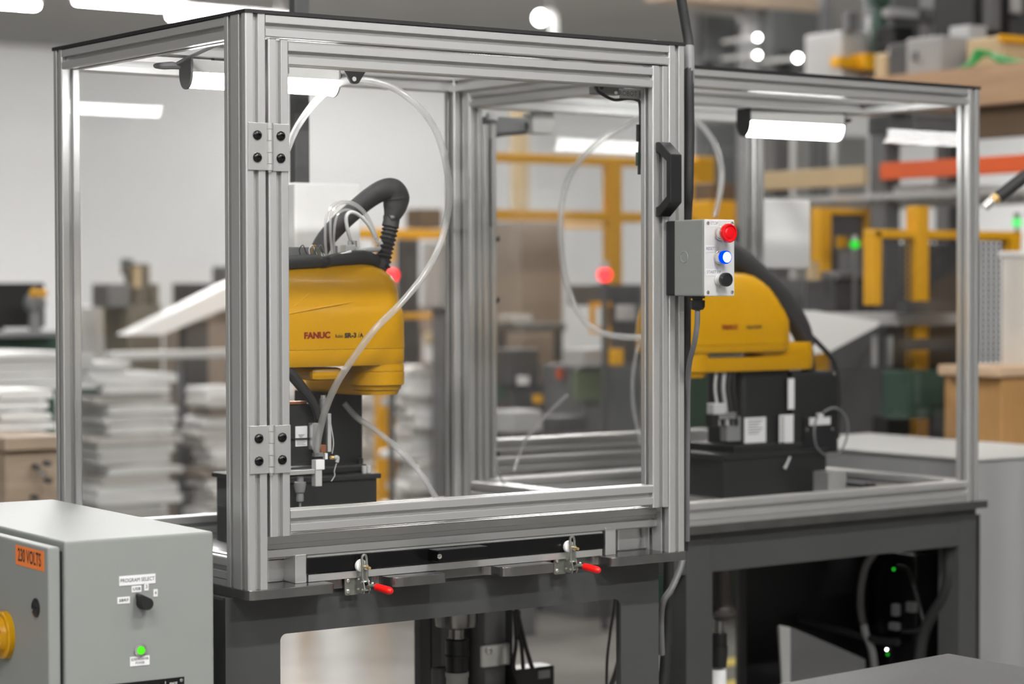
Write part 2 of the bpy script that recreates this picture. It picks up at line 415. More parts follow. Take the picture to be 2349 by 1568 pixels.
# handle: two slanted feet and a grip
h0, h1 = at(1515, 326, y=0).z-ZT, at(1515, 497, y=0).z-ZT
hx0, hx1 = at(1503, 410, y=0).x+.001, at(1530, 410, y=0).x
m = MB()
m.prism([(0,h0),(-.012,h0),(-.052,h0-.030),(-.052,h1+.030),(-.012,h1),(0,h1),(0,h1+.022),(-.010,h1+.024),(-.037,h1+.044),(-.037,h0-.044),(-.010,h0-.024),(0,h0-.022)], 'x', hx0, hx1)
hd = m.build('handle', BLACK, door, .0022, world=False)
for zz in (h0, h1):
    s = 1 if zz == h0 else -1
    m = MB(); m.prism([(-.016, zz-s*.0035), (-.046, zz-s*.026), (-.040, zz-s*.030), (-.014, zz-s*.012)], 'x', hx0+.004, hx1-.004)
    m.build('handle_socket', BLACK_A, door, world=False)

# hinges
def hinge(zt_, zb_):
    zc, hh = (zt_+zb_)/2, (zt_-zb_)
    kx = at(619, 340, y=-.004).x
    m = MB(); m.box(.004, -.0035, zb_, kx-.003, -.0002, zt_); hg = m.build('hinge', ALU_B, near, .0006, world=False)
    MB().box(kx+.003, -.0035, zb_-.001, dx0+S-.001, -.0002, zt_-.001).build('hinge_leaf', ALU_B, hg, .0006, world=False)
    for k, (f0, f1) in enumerate(((0,.13),(.135,.37),(.375,.62),(.625,.865),(.87,1.0))):
        MB().cyl((kx, -.0045, zb_+hh*f0+.0004), (kx, -.0045, zb_+hh*f1), .0068, n=20).build('knuckle', ALU_B, hg, smooth=True, world=False)
    MB().cyl((kx, -.0045, zb_-.004), (kx, -.0045, zb_+.001), .0045, n=14).build('hinge_pin', BRIGHT, hg, smooth=True, world=False)
    for x in (.0232, dx0+.0245):
        for z in (zb_+hh*.265, zb_+hh*.735):
            m = MB(); m.lathe((x, -.0035, z), (0,-1,0), [(0,.0098),(.002,.0096),(.0042,.0078),(.0056,.0050),(.0059,.0036),(.0059,.0034),(.0030,.0032),(.0029,.0)], 24)
            m.build('hinge_bolt', BLACK_A, hg, smooth=True, world=False)
hinge(at(590,281,y=0).z-ZT, at(590,390,y=0).z-ZT)
hinge(at(590,976,y=0).z-ZT, at(590,1086,y=0).z-ZT)

# label plate and interlock on the near enclosure
t = thing('interlock_switch', 'dark interlock switch with curved cable below the door top, beside the ROBOT 1 label', 'safety switch', at(1400, 205, y=.075))
pbox(MB(), 1372, 196, 1432, 216, .075, .035).build('switch_body', GREY, t, .004)
MB().ball(at(1374,200,y=.085), .012, 14, 8).build('switch_head', BLACK, t, smooth=True)
MB().cyl(at(1413,213,y=.072), at(1413,213,y=.075), .004, n=12).build('screw', BRIGHT, t)
MB().tube([at(1368,196,y=.08), at(1371,208,y=.078), at(1385,218,y=.075), at(1410,229,y=.073), at(1440,226,y=.072), at(1460,229,y=.072), at(1468,240,y=.072), at(1469,300,y=.072), at(1467,345,y=.072), at(1466,400,y=.072)], .0036, 8).build('cable', RUBBER, t, smooth=True)
pbox(MB(), 1464, 285, 1470, 325, .068, .008).build('cable_connector', BLACK, t, .001)
pbox(MB(), 1463, 349, 1470, 380, .068, .008).build('cable_connector', DKGREEN, t, .001)
t = thing('machine_label', 'small white label reading ROBOT 1 at the top right of the door', 'label', at(1446, 217, y=.060))
pbox(MB(), 1421, 204, 1470, 226, .060, .0012).build('label_film', LABELW, t)
text('ROBOT 1', .0155, INKG, t, at(1445.5, 215, y=.0592), (1,0,0), (0,0,1), sx=.98)
# second switch at the far end
t = thing('interlock_switch', 'blurred grey interlock switch with looped cable behind the glass, at the far rear corner', 'safety switch', at(1160, 290, y=1.26))
pbox(MB(), 1122, 268, 1212, 306, 1.26, .05).build('switch_body', GREY, t, .004)
pbox(MB(), 1120, 259, 1142, 274, 1.25, .01).build('label_film', LABELW, t)
pbox(MB(), 1222, 258, 1272, 306, 1.28, .05).build('switch_bracket', GREYL, t, .004)
MB().tube([at(1208,280,y=1.25), at(1209,296,y=1.25), at(1195,304,y=1.25), at(1150,309,y=1.25), at(1130,316,y=1.25), at(1127,335,y=1.25), at(1127,400,y=1.25), at(1128,520,y=1.25)], .005, 8).build('cable', RUBBER, t, smooth=True)
# rear door stile of the far enclosure, with cable clips
m = MB(); m.profile('z', .06, H-.09, S+.004, D-S); st = m.build('rear_stile', ALU, far, world=False)
for zz in (.72, .55, .12):
    MB().box(2*S+.004, D-S-.004, zz, 2*S+.010, D-S+.006, zz+.014).build('cable_clip', BLACK, st, world=False)
# ------------------------------------------------------------------ near table
YA = .062                                             # plane of the apron sheet
def fillet_poly(pts, n=6):                            # pts: (x, y, r)
    out = []
    m = len(pts)
    for i in range(m):
        p = Vector(pts[i][:2]); r = pts[i][2]
        if r <= 0: out.append((p.x, p.y)); continue
        a = (Vector(pts[i-1][:2]) - p).normalized(); b = (Vector(pts[(i+1) % m][:2]) - p).normalized()
        ang = a.angle(b); t = r / math.tan(ang/2); c = p + (a+b).normalized() * (r / math.sin(ang/2))
        s, e = p + a*t - c, p + b*t - c
        a0, a1 = math.atan2(s.y, s.x), math.atan2(e.y, e.x)
        dl = (a1 - a0 + PI) % (2*PI) - PI
        out += [(c.x + r*math.cos(a0+dl*k/n), c.y + r*math.sin(a0+dl*k/n)) for k in range(n+1)]
    return out
t1 = thing('machine_table', 'dark grey steel machine table with notched front plate under the near enclosure', 'table', (.5, .45, 0))
ox0, ox1 = at(643,1500,y=YA).x, at(1425,1450,y=YA).x
zo = at(900,1427,y=YA).z
lx0, lx1 = -.018, at(1511,1420,y=YA).x
m = MB()
m.prism(fillet_poly([(lx0,0,0),(ox0,0,0),(ox0,zo,.014),(ox1,zo,.018),(ox1,0,0),(lx1,0,0),(lx1,.830,0),(lx0,.830,.0)]), 'y', YA, YA+.006)
m.build('front_sheet', TABLE, t1)
for x0, x1, y0 in ((lx0, lx0+.09, YA+.006), (lx1-.05, lx1, YA+.006), (lx0, lx0+.09, D-.08), (W-.065, W-.005, D-.09)):
    MB().box(x0, y0, 0, x1, y0+.09, .83).build('leg', TABLE, t1, .006)
for x0, x1, y0, y1 in ((lx0+.02, lx0+.07, .16, D-.08), (lx1-.05, lx1-.005, .16, D-.09)):
    MB().box(x0, y0, .75, x1, y1, .83).build('side_beam', TABLE, t1, .004)
MB().box(lx0+.07, D-.06, .75, W-.065, D-.01, .83).build('side_beam', TABLE, t1, .004)
yf, yr = -.006, .050                                  # front edge and notch depth of the base plate
X = lambda px, py: at(px, py, y=yf).x
e = [(-.004, D+.004, .006), (-.004, yf, .020), (X(770,1350), yf, .010), (X(770,1350), yr, .014),
     (X(910,1328)-.006, yr, .020), (X(910,1328)-.006, yf, .022), (X(1026,1318), yf, .008), (X(1026,1318), yr, .014),
     (X(1168,1300)-.012, yr, .020), (X(1168,1300)-.012, yf, .022), (X(1275,1298), yf, .008), (X(1275,1298), yr, .014),
     (X(1405,1280), yr, .018), (X(1405,1280), yf, .016), (W+.003, yf, .006), (W+.003, D+.004, .006)]
m = MB(); m.prism(fillet_poly(e), 'z', ZT-.020, ZT); m.build('base_plate', STEEL, t1, .0012)
MB().box(.05, .13, ZT, W-.05, D-.05, ZT+.004).build('deck_plate', ALU_B, t1)
# machined end blocks either side of the tray
for q in ((613,1282,672,1342,.085), (1417,1207,1490,1258,.085)):
    a, b = at(q[0],q[1],y=q[4]), at(q[2],q[3],y=q[4])
    MB().box(a.x, q[4], ZT, b.x, q[4]+.03, a.z if q[0] < 700 else at(1450,1207,y=q[4]).z).build('end_block', ALU_B, t1, .004)
for q in ((677,1272,704,1336,.040), (1389,1210,1413,1272,.040)):
    a, b = at(q[0],q[1],y=q[4]), at(q[2],q[3],y=q[4])
    MB().box(a.x, q[4], ZT, b.x, q[4]+.06, a.z).build('guide_bar', ALU_B, t1, .002)

# ------------------------------------------------------------------ sliding fixture tray
ty = .036
a, b = at(705,1300,y=ty).x, at(1386,1250,y=ty).x
t = thing('fixture_tray', 'long black sliding fixture tray with handle block under the near enclosure door', 'tray', ((a+b)/2, .1, ZT))
MB().box(a, ty, .8655, b, ty+.24, .9005).build('tray_body', BLACK_A, t, .003)
MB().box(a+.002, ty+.004, .9006, b-.002, ty+.24, .9040).build('top_plate', ALU_B, t)
MB().box(a+.004, ty+.002, ZT+.001, b-.004, ty+.20, .8655).build('slide_rail', ALU_B, t)
hy = -.004
a2, b2 = at(1006,1270,y=hy).x, at(1122,1270,y=hy).x
hb = MB().box(a2, hy, .8735, b2, ty, .8985).build('handle_block', BLACK_A, t, .002)
MB().lathe(at(1011,1275,y=hy+.0) + Vector((-.004,-.001,0)), (0,-1,0), [(0,.0055),(.002,.0053),(.0022,.0030),(.001,.0028),(.0009,0)], 16).build('bolt', BRIGHT, hb, smooth=True)

# ------------------------------------------------------------------ toggle clamps
def clamp(px, py, label):
    """origin on the apron / plate notch, in front of the tray"""
    c = at(px, py, y=.046); y0 = .046
    t = thing('toggle_clamp', label, 'clamp', c, 0, 'red handled toggle clamps on the table front')
    B = lambda m_, n_, mt, **k: m_.build(n_, mt, t, world=False, **k)
    m = MB(); m.prism(fillet_poly([(-.024,-.024,.004),(.008,-.024,.003),(.010,.002,.004),(-.004,.016,.004),(-.024,.012,.004)]), 'y', -.004, 0); mp = B(m, 'mounting_plate', ZINC)
    for z in (.006, -.016):
        MB().lathe((-.0165,-.004,z), (0,-1,0), [(0,.0048),(.002,.0045),(.0032,.0028),(.0033,.0015),(.0024,.0014),(.0023,0)], 14).build('bolt', BRIGHT, mp, smooth=True, world=False)
    for x in (.004, .016):                            # the two side plates standing out from the mounting plate
        m = MB(); m.prism([(-.004,-.020),(-.032,-.020),(-.036,-.010),(-.030,.010),(-.012,.014),(-.004,.008)], 'x', x-.0012, x+.0012); B(m, 'side_plate', ZINC)
    for yy, zz in ((-.030,-.012), (-.026,.004), (-.012,.008), (-.012,-.012)):
        MB().cyl((.001,yy,zz), (.020,yy,zz), .0028, n=12).build('rivet', BRIGHT, mp, smooth=True, world=False)
    # slotted arm standing up
    m = MB()
    for s in (-1, 1): m.tube([(.010+s*.0052,-.026,.004), (.010+s*.0052,-.026,.030), (.010+s*.0056,-.024,.052)], .0028, 8, 3)
    m.tube([(.0044,-.024,.051), (.0062,-.024,.0572), (.010,-.024,.059), (.0138,-.024,.0572), (.0156,-.024,.051)], .0028, 8, 3)
    m.box(.0050,-.0275,.004,.0150,-.0235,.030); arm = B(m, 'clamp_arm', ZINC, smooth=True)
    MB().cyl((.010,-.046,.034), (.010,-.002,.036), .0030, n=12).build('spindle_bolt', BRASS, arm, smooth=True, world=False)
    MB().cyl((.010,-.033,.0347), (.010,-.0285,.035), .0062, n=6).build('nut', BRIGHT, arm, world=False)
    MB().cyl((.010,-.022,.0352), (.010,-.018,.0355), .0062, n=6).build('nut', BRASS, arm, world=False)
    m = MB(); m.lathe((.010,-.018,.0355), (0,1,.04), [(0,.006),(.003,.0125),(.008,.0138),(.013,.0120),(.016,.006),(.0165,0)], 20); B(m, 'rubber_tip', WHITE, smooth=True)
    # handle link and red grip lying out towards the viewer
    m = MB(); m.tube([(.012,-.028,-.008), (.016,-.040,-.003), (.022,-.052,-.004)], .0034, 10, 4); lk = B(m, 'handle_link', ZINC, smooth=True)
    MB().ball((.020,-.040,.001), .0035, 10, 8).build('bolt', BRIGHT, lk, smooth=True, world=False)
    d_ = Vector((.018,-.060,-.009)).normalized(); p = Vector((.0215,-.050,-.0045))
    m = MB(); m.lathe(p, d_, [(0,.0050),(.001,.0072),(.012,.0078),(.034,.0082),(.040,.0072),(.044,.0045),(.0455,0)], 20); B(m, 'red_grip', REDV, smooth=True)
    return t
clamp(812, 1336, 'toggle clamp with red grip in the plate notch beside the near table corner')
clamp(1289, 1290, 'toggle clamp with red grip in the plate notch near the button box end')

# ------------------------------------------------------------------ push button box
by = -.138
bx0, bx1 = at(1617,590,y=by).x, at(1685,590,y=by).x
bz1, bz0 = at(1650,503,y=by).z, at(1650,679,y=by).z
t = thing('push_button_box', 'pale grey push button box reading STOP, RESET, START on the aluminium post', 'control box', ((bx0+bx1)/2, 0, bz0))
MB().box(bx0+.003, by+.105, bz0+.001, bx1-.004, -.0005, bz1-.001).build('backplate', BLACK_M, t, .004)
MB().box(bx0, by+.006, bz0, bx1, by+.105, bz1).build('enclosure_body', CAB, t, .004, seg=3)
lid = MB().box(bx0, by, bz0, bx1, by+.0055, bz1).build('lid', GREYL, t, .003)
for x in (bx0+.0085, bx1-.0075):
    for z in (bz0+.0085, bz1-.0085):
        MB().lathe((x,by,z), (0,-1,0), [(0,.0042),(.0012,.0038),(.0016,.002),(.0008,.0018),(.0008,0)], 14).build('screw', BRIGHT, lid, smooth=True)
m = MB(); cx = at(1569,589,x=bx0-.0005)
m.lathe((bx0+.0002, cx.y, cx.z), (-1,0,0), [(0,.0135),(.0009,.013),(.0012,.0118),(.0004,.0112),(.0003,0)], 28); m.build('knockout', CAB, t, smooth=True)
def bxz(px, py): p = at(px, py, y=by); return Vector((p.x, by, p.z))
for s, q in (('STOP',(1638,512,19,14)), ('RESET',(1629,570,20,15)), ('START UP',(1637,624,36,15))):
    c = bxz(q[0], q[1]); w_, h_ = q[2]/1010*1.28, q[3]/1010
    f = MB().box(c.x-w_/2, by-.0006, c.z-h_/2, c.x+w_/2, by, c.z+h_/2).build('button_label', LABELC, t)
    text(s, .0098, INKG, f, (c.x, by-.0009, c.z), (1,0,0), (0,0,1), sx=.95)
def button(px, py, kind):
    c = bxz(px, py)
    m = MB(); m.lathe(c, (0,-1,0), [(0,.0150),(.004,.0150),(.0045,.0138),(.016,.0138),(.0165,.012),(.0165,0)], 28); b_ = m.build('button_bezel', BRIGHT if kind != 'start' else GREYL, t, smooth=True)
    if kind == 'stop':
        m = MB(); m.lathe(c + Vector((0,-.014,0)), (0,-1,0), [(0,.010),(.006,.0125),(.010,.0195),(.014,.0215),(.020,.0212),(.0225,.0195),(.0230,.0170),(.0205,.0160),(.0202,.0125),(.0222,.0105),(.0228,.007),(.0229,0)], 36); m.build('red_cap', REDB, b_, smooth=True)
    elif kind == 'reset':
        m = MB(); m.lathe(c + Vector((0,-.013,0)), (0,-1,0), [(0,.0130),(.007,.0146),(.013,.0146),(.0155,.0138),(.0158,.0118)], 32); m.build('blue_ring', BLUEE, b_, smooth=True)
        m = MB(); m.lathe(c + Vector((0,-.0270,0)), (0,-1,0), [(0,.0120),(.0018,.0112),(.0028,.007),(.003,0)], 28); m.build('blue_lens', BLUEW, b_, smooth=True)
    else:
        m = MB(); m.lathe(c + Vector((0,-.013,0)), (0,-1,0), [(0,.0135),(.004,.0150),(.012,.0155),(.015,.0148),(.0155,.0122),(.0140,.0118),(.0142,.007),(.0143,0)], 32); m.build('black_cap', BLACK, b_, smooth=True)
button(1650, 535, 'stop'); button(1648, 590, 'reset'); button(1650, 641, 'start')
gx, gy = at(1600,690,y=by+.055).x, by+.055
m = MB(); m.lathe((gx,gy,bz0), (0,0,-1), [(0,.0165),(.005,.0165),(.0052,.0115),(.009,.0115),(.0092,.0165),(.024,.0165),(.030,.0125),(.031,.006)], 8); m.build('cable_gland', BLACK, t)
m = MB(); m.tube([(gx,gy,bz0-.028), at(1599,745,y=gy), at(1592,790,y=gy+.02), at(1582,830,y=-.03), at(1578,880,y=.0), at(1577,960,y=.03), at(1576,1100,y=.05), at(1576,1240,y=.07)], .0062, 10); m.build('cable', GREYC, t, smooth=True)

# ------------------------------------------------------------------ black cable conduit down the near enclosure's right post
cx_ = W + .014
m = MB(); m.tube([at(1556,-60,y=.05), at(1563,0,y=.05), at(1573,60,y=.05), at(1580,108,y=.045), at(1580,190,y=.03), at(1581,300,y=.03), at(1579,430,y=.03), at(1575,520,y=.05), at(1573,800,y=.06), at(1571,1100,y=.07), at(1567,1262,y=.085)], .0118, 12)
cn = solo('cable_conduit', m, RUBBER, 'thick black conduit hanging along the aluminium post above the button box', 'conduit', smooth=True)
cb = at(1580,150,y=.033)
m = MB(); m.tube([at(1580,106,y=.043), at(1580.5,150,y=.036), at(1580,192,y=.031)], .0126, 12); tp = m.build('grey_tape', GREY, cn, smooth=True)
for zz in (885, 1187):
    p = at(1573,zz,y=.04); 
    MB().box(W+.0005, p.y-.008, p.z-.012, W+.010, p.y+.004, p.z+.012).build('cable_clip', BLACK, cn)
m = MB(); m.tube([at(1566,1282,y=.085), at(1558,1310,y=.08), at(1540,1350,y=.075), at(1522,1378,y=.075), at(1516,1420,y=.1), at(1518,1500,y=.12)], .0075, 10)
solo('loose_cable', m, GREYC, 'grey cable curving down beside the near table right leg', 'cable', smooth=True)
m = MB(); m.tube([at(1534,1282,y=.2), at(1532,1400,y=.2), at(1527,1500,y=.2), at(1520,1600,y=.2), at(1516,1700,y=.2), (at(1514,1750,y=.2).x,.2,.3), (at(1514,1750,y=.2).x,.2,.002)], .013, 12)
solo('black_hose', m, RUBBER, 'thick black hose hanging behind the near table right leg', 'hose', smooth=True)

# ------------------------------------------------------------------ far table
t2 = thing('machine_table', 'dark grey steel machine table under the far enclosure', 'table', (FAR[0]+.55*math.cos(FAR_RZ)-.45*math.sin(FAR_RZ), FAR[1]+.55*math.sin(FAR_RZ)+.45*math.cos(FAR_RZ), 0), FAR_RZ)
L2 = lambda x, y, z: (x-.55, y-.45, z)
def b2x(x0,y0,z0,x1,y1,z1): return MB().box(*L2(x0,y0,z0), *L2(x1,y1,z1))
b2x(-.004,-.012,ZT-.020,W+.024,D+.004,ZT).build('base_plate', STEEL, t2, .0012, world=False)
b2x(.05,.05,ZT,W-.05,D-.05,ZT+.004).build('deck_plate', ALU_B, t2, world=False)
za = at(1900,1278,y=.46).z
b2x(.0,.016,za,W+.006,.07,.83).build('apron', TABLE, t2, .004, world=False)
for x0,x1,y0 in ((.05,.139,.014), (W-.062,W+.006,.014), (.0,.08,D-.08), (W-.08,W,D-.08)):
    b2x(x0,y0,0,x1,y0+.08,.83).build('leg', TABLE, t2, .004, world=False)
for x in (.0, W-.06):
    b2x(x,.09,.74,x+.05,D-.08,.83).build('side_beam', TABLE, t2, .004, world=False)

# ------------------------------------------------------------------ electrical cabinet on the left
CX0, CX1, CY0, CY1, CZ = -.416, -.106, -.055, .735, .980
t = thing('electrical_cabinet', 'pale grey electrical cabinet with program selector knob and orange 230 VOLTS label', 'electrical cabinet', (-.26, -.06, 0), math.radians(-2))
Rz = Matrix.Rotation(math.radians(-2), 4, 'Z')
def cl(v): return Rz.inverted() @ (Vector(v) - Vector((-.26,-.06,0)))   # world -> cabinet frame
fr = lambda px, py: cl(at(px, py, y=CY0))
X0, X1, Y0, Y1 = fr(150,1300).x, fr(487,1300).x, .004, .80
MB().box(X0, Y0, .0, X1, Y1, CZ).build('cabinet_body', CAB, t, .006, seg=3, world=False)
DX = X0 - .0075
dz = at(125,1256,y=CY0).z
dr = MB().box(DX-.024, Y0+.002, .02, DX, Y1, dz).build('door', CAB, t, .005, seg=3, world=False)
MB().box(DX, Y0+.012, .03, X0, Y1-.01, CZ-.02).build('door_seal', BLACK_M, t, world=False)
FY = Y0 - .0004
def fp(px, py):                                        # point on the front face
    o = Rz @ Vector((0, FY, 0)) + Vector((-.26,-.06,0)); n = Rz @ Vector((0,1,0))
    v = CF + CR*((px-1174.5)/FPX) + CU*((784-py)/FPX)
    return cl(CAM + v * ((o-CAM).dot(n) / v.dot(n)))
def dp(px, py):                                        # point on the door face
    o = Rz @ Vector((DX-.0244, 0, 0)) + Vector((-.26,-.06,0)); n = Rz @ Vector((1,0,0))
    v = CF + CR*((px-1174.5)/FPX) + CU*((784-py)/FPX)
    return cl(CAM + v * ((o-CAM).dot(n) / v.dot(n)))
tw = lambda v: wm(t) @ Vector(v)
XD, YD = Rz @ Vector((1,0,0)), Rz @ Vector((0,1,0))
def flabel(s, px, py, w_, h_, size, m=LABELW, ink=INK, rot=0, bold=0, sx=1., space=1.):
    c = fp(px, py)
    f = MB().box(c.x-w_/2, FY-.0008, c.z-h_/2, c.x+w_/2, FY+.001, c.z+h_/2).build('label', m, t, world=False)
    lines = s.split('\n')
    for i, ln in enumerate(lines):
        text(ln, size, ink, f, tw((c.x, FY-.0012, c.z+(len(lines)-1-2*i)*size*.52)), XD, (0,0,1), sx=sx, bold=bold, space=space)
    return f
flabel('PROGRAM SELECT', 315, 1329, .0735, .0180, .0102, sx=.83)
flabel('USB', 313, 1350, .0195, .0120, .0078, bold=.00012, sx=1.08, space=1.12)
flabel('3', 335.5, 1345, .0090, .0140, .0095)
flabel('4', 356.5, 1359, .0085, .0140, .0095)
flabel('SBRF', 283.5, 1376, .0250, .0125, .0078, bold=.00012, sx=1.08, space=1.12)
flabel('SCREWDRIVER\nPOWER', 320.5, 1515, .0395, .0180, .0066, sx=.82)
c = fp(326, 1381)
m = MB(); m.lathe((c.x,FY,c.z), (0,-1,0), [(0,.0125),(.003,.0125),(.0035,.0115),(.0035,0)], 24); kn = m.build('selector_knob', BLACK, t, smooth=True, world=False)
a_ = math.radians(128); k = MB()
pts = [(c.x+.0118*math.cos(a_+g), c.z+.0118*math.sin(a_+g)) for g in [math.radians(q) for q in range(60, 301, 12)]] + [(c.x+.0225*math.cos(a_-.10), c.z+.0225*math.sin(a_-.10)), (c.x+.0225*math.cos(a_+.10), c.z+.0225*math.sin(a_+.10))]
k.prism(pts, 'y', FY-.026, FY-.003); k.build('knob_grip', BLACK_M, kn, .001, world=False)
c = fp(321, 1490)
m = MB(); m.lathe((c.x,FY,c.z), (0,-1,0), [(0,.0125),(.003,.0125),(.0055,.0108),(.006,.0082),(.0035,.0078)], 28); bz = m.build('indicator_bezel', BRIGHT, t, smooth=True, world=False)
m = MB(); m.lathe((c.x,FY-.002,c.z), (0,-1,0), [(0,.0078),(.002,.0076),(.0032,.005),(.0036,0)], 24); m.build('green_lens', GREENB, bz, smooth=True, world=False)
a, b = fp(238, 1566), fp(422, 1551)
pl = MB().box(a.x, FY-.0012, a.z-.07, b.x, FY+.001, b.z).build('nameplate', BLACK_A, t, world=False)
m = MB(); m.lathe((b.x-.006,FY-.0012,b.z-.006), (0,-1,0), [(0,.0035),(.001,.0032),(.0016,.0015),(.0016,0)], 14); m.build('rivet', BRIGHT, pl, smooth=True, world=False)
text('8th Ave., Suite 201', .0062, CREAM, pl, tw((b.x-.052, FY-.0015, b.z-.0125)), XD, (0,0,1), align='RIGHT', sx=.9)
text('MADE\nIN', .0060, CREAM, pl, tw((b.x-.0225, FY-.0015, b.z-.0135)), XD, (0,0,1))
MB().box(b.x-.0395, FY-.0015, b.z-.02, b.x-.0388, FY-.001, b.z-.005).build('rule', CREAM, pl, world=False)
# door furniture (door faces left: x towards the viewer's left is -X)
c0, c1 = dp(36,1250), dp(101,1308)
yc, zc = (c0.y+c1.y)/2, (dp(68,1279)).z
ol = MB().box(DX-.0250, min(c0.y,c1.y), zc-.0185, DX-.0235, max(c0.y,c1.y), zc+.0185).build('warning_label', ORANGE, t, world=False)
text('230 VOLTS', .0345, INK, ol, tw((DX-.0253, yc, zc)), -YD, (0,0,1), sx=.70, bold=.0006)
c = dp(83, 1393)
m = MB(); m.lathe((DX-.024, c.y, c.z), (-1,0,0), [(0,.0175),(.003,.0172),(.005,.0140),(.0052,.0110),(.0040,.0105),(.0040,0)], 28); lk = m.build('key_lock', BLACK, t, smooth=True, world=False)
MB().box(DX-.0292, c.y-.0085, c.z-.0016, DX-.0280, c.y+.0085, c.z+.0016).build('key_slot', BLACK_A, lk, world=False)
c = dp(14, 1455)
m = MB(); m.lathe((DX-.024, c.y, c.z), (-1,0,0), [(0,.046),(.010,.046),(.013,.043),(.013,.036),(.024,.033),(.026,.030),(.026,0)], 40); ds = m.build('disconnect_switch', YEL, t, smooth=True, world=False)
m = MB(); m.lathe((DX-.050, c.y, c.z), (-1,0,0), [(0,.027),(.010,.026),(.018,.023),(.020,.015),(.0205,0)], 32); m.box(DX-.085, c.y-.008, c.z-.026, DX-.05, c.y+.008, c.z+.026); m.build('switch_knob', REDB, ds, smooth=True, world=False)
MB().box(DX-.0515, c.y-.036, c.z+.012, DX-.0495, c.y-.024, c.z+.017).build('indicator_mark', RED, ds, world=False)
# ------------------------------------------------------------------ robots
def stadium(xl, xr, yc, hy, z, n=14, skew=0.):
    r = [(xr-hy + hy*math.cos(a), yc + hy*math.sin(a), z + skew) for a in [-PI/2 + PI*k/n for k in range(n+1)]]
    l = [(xl+hy + hy*math.cos(a), yc + hy*math.sin(a), z - skew) for a in [PI/2 + PI*k/n for k in range(n+1)]]
    return r + l
def bar2(c0, c1, r0, r1, z, n=12):                     # rounded bar outline between two axes, seen from above
    c0, c1 = Vector(c0), Vector(c1); d = (c1-c0).normalized(); a0 = math.atan2(d.y, d.x)
    return [(c1.x + r1*math.cos(a0+a), c1.y + r1*math.sin(a0+a), z) for a in [-PI/2 + PI*k/n for k in range(n+1)]] + \
           [(c0.x + r0*math.cos(a0+a), c0.y + r0*math.sin(a0+a), z) for a in [PI/2 + PI*k/n for k in range(n+1)]]
RY = .50                                                # centre plane of the near robot's arm
def zz(py, px=850, y=RY): return at(px, py, y=y).z
def xx(px, py=750, y=RY): return at(px, py, y=y).x
rb = thing('assembly_robot', 'yellow robot arm on black base inside the near enclosure, topped by clear air tubes', 'robot', (.55, .6, ZT+.004))
XL, XR = xx(556), xx(917)
m = MB()
m.loft([stadium(XL, XR, RY, h, zz(py), skew=sk) if False else stadium(xx(l), xx(r), RY, h, zz(py)) for py, l, r, h in
        ((797,556,917.5,.0670),(770,556,917,.0665),(722,556,916.5,.0655),(708,557,913,.0625),(698,558,907,.0600),(668,560,905,.0590),(650,562,901,.0570),(632,566,890,.0525),(618,575,872,.0455),(609,590,850,.036),(606,610,835,.028))])
arm = m.build('outer_arm_cover', YEL, rb, 0, True)
# flared lower flank of the cover and raised spine edge
m = MB(); m.tube([(xx(600), RY-.0640, zz(722)), (xx(700), RY-.0625, zz(704)), (xx(780), RY-.0605, zz(691))], [.0018,.0022,.0005], 8, 4); m.build('crease', YEL, arm, smooth=True)
m = MB(); m.tube([(xx(838), RY-.0625, zz(722)), (xx(870), RY-.0600, zz(711)), (xx(900), RY-.040, zz(701))], [.0005,.0022,.0015], 8, 4); m.build('crease', YEL, arm, smooth=True)
m = MB(); m.tube([(xx(600), RY-.0605, zz(735)), (xx(668), RY-.0560, zz(682)), (xx(712), RY-.0520, zz(645)), (xx(740), RY-.040, zz(622))], [.003,.0035,.0030,.001], 8, 5); m.build('crease', YEL, arm, smooth=True)
m = MB(); m.lathe((xx(655), RY-.046, zz(655)), (-.2,-1,.25), [(0,.036),(.004,.034),(.0045,.028),(0,.026)], 28); m.build('round_recess', YEL, arm, smooth=True)
m = MB(); m.loft([stadium(XL, XR-.0008, RY, .0665, zz(797.8)), stadium(XL, XR-.0004, RY, .0668, zz(799)), stadium(XL, XR-.0004, RY, .0666, zz(826)), stadium(XL+.004, XR-.004, RY, .062, zz(835))])
low = m.build('lower_arm_cover', YEL, rb, 0, True)
J2 = (XR-.0665, RY)
m = MB(); m.lathe((J2[0], J2[1], zz(834)), (0,0,-1), [(0,.0655),(zz(834)-zz(849),.0655),(zz(834)-zz(849.5),.0640),(zz(834)-zz(851),.0640),(zz(834)-zz(851.5),.0660),(zz(834)-zz(881),.0655),(zz(834)-zz(883),.0600),(zz(834)-zz(892),.0575),(zz(834)-zz(897),.050),(zz(834)-zz(898),.0)], 40)
m.build('elbow_joint', YEL, rb, 0, True)
J1 = (xx(770, 950, .66)-.005, .66)
m = MB(); m.loft([bar2(J1, J2, .060, .050, zz(904)+.0), bar2(J1, J2, .066, .054, zz(896)), bar2(J1, J2, .066, .054, zz(858)), bar2(J1, J2, .060, .050, zz(848))])
m.build('inner_arm', YEL, rb, 0, True)
m = MB(); m.box(xx(690,860), RY-.05, zz(866), xx(760,860), RY+.06, zz(838)); m.build('arm_bracket', YEL, rb, .01)
text('FANUC', .0192, INKR, arm, (xx(697,769,RY-.0665), RY-.0674, zz(769,765,RY-.0665)), (1,0,.012), (0,0,1), 'brand_lettering', 'LEFT', sx=1.06, bold=.0009)
text('Robot', .0115, INK, arm, (xx(768.5,770,RY-.0665), RY-.0674, zz(770.5,788,RY-.0665)), (1,0,.012), (0,0,1), 'model_lettering', 'LEFT', sx=.70)
text('SR-3', .0150, INK, arm, (xx(790,769,RY-.0665), RY-.0674, zz(769.5,805,RY-.0665)), (1,0,.012), (0,0,1), 'model_lettering', 'LEFT', sx=1.12, bold=.0006)
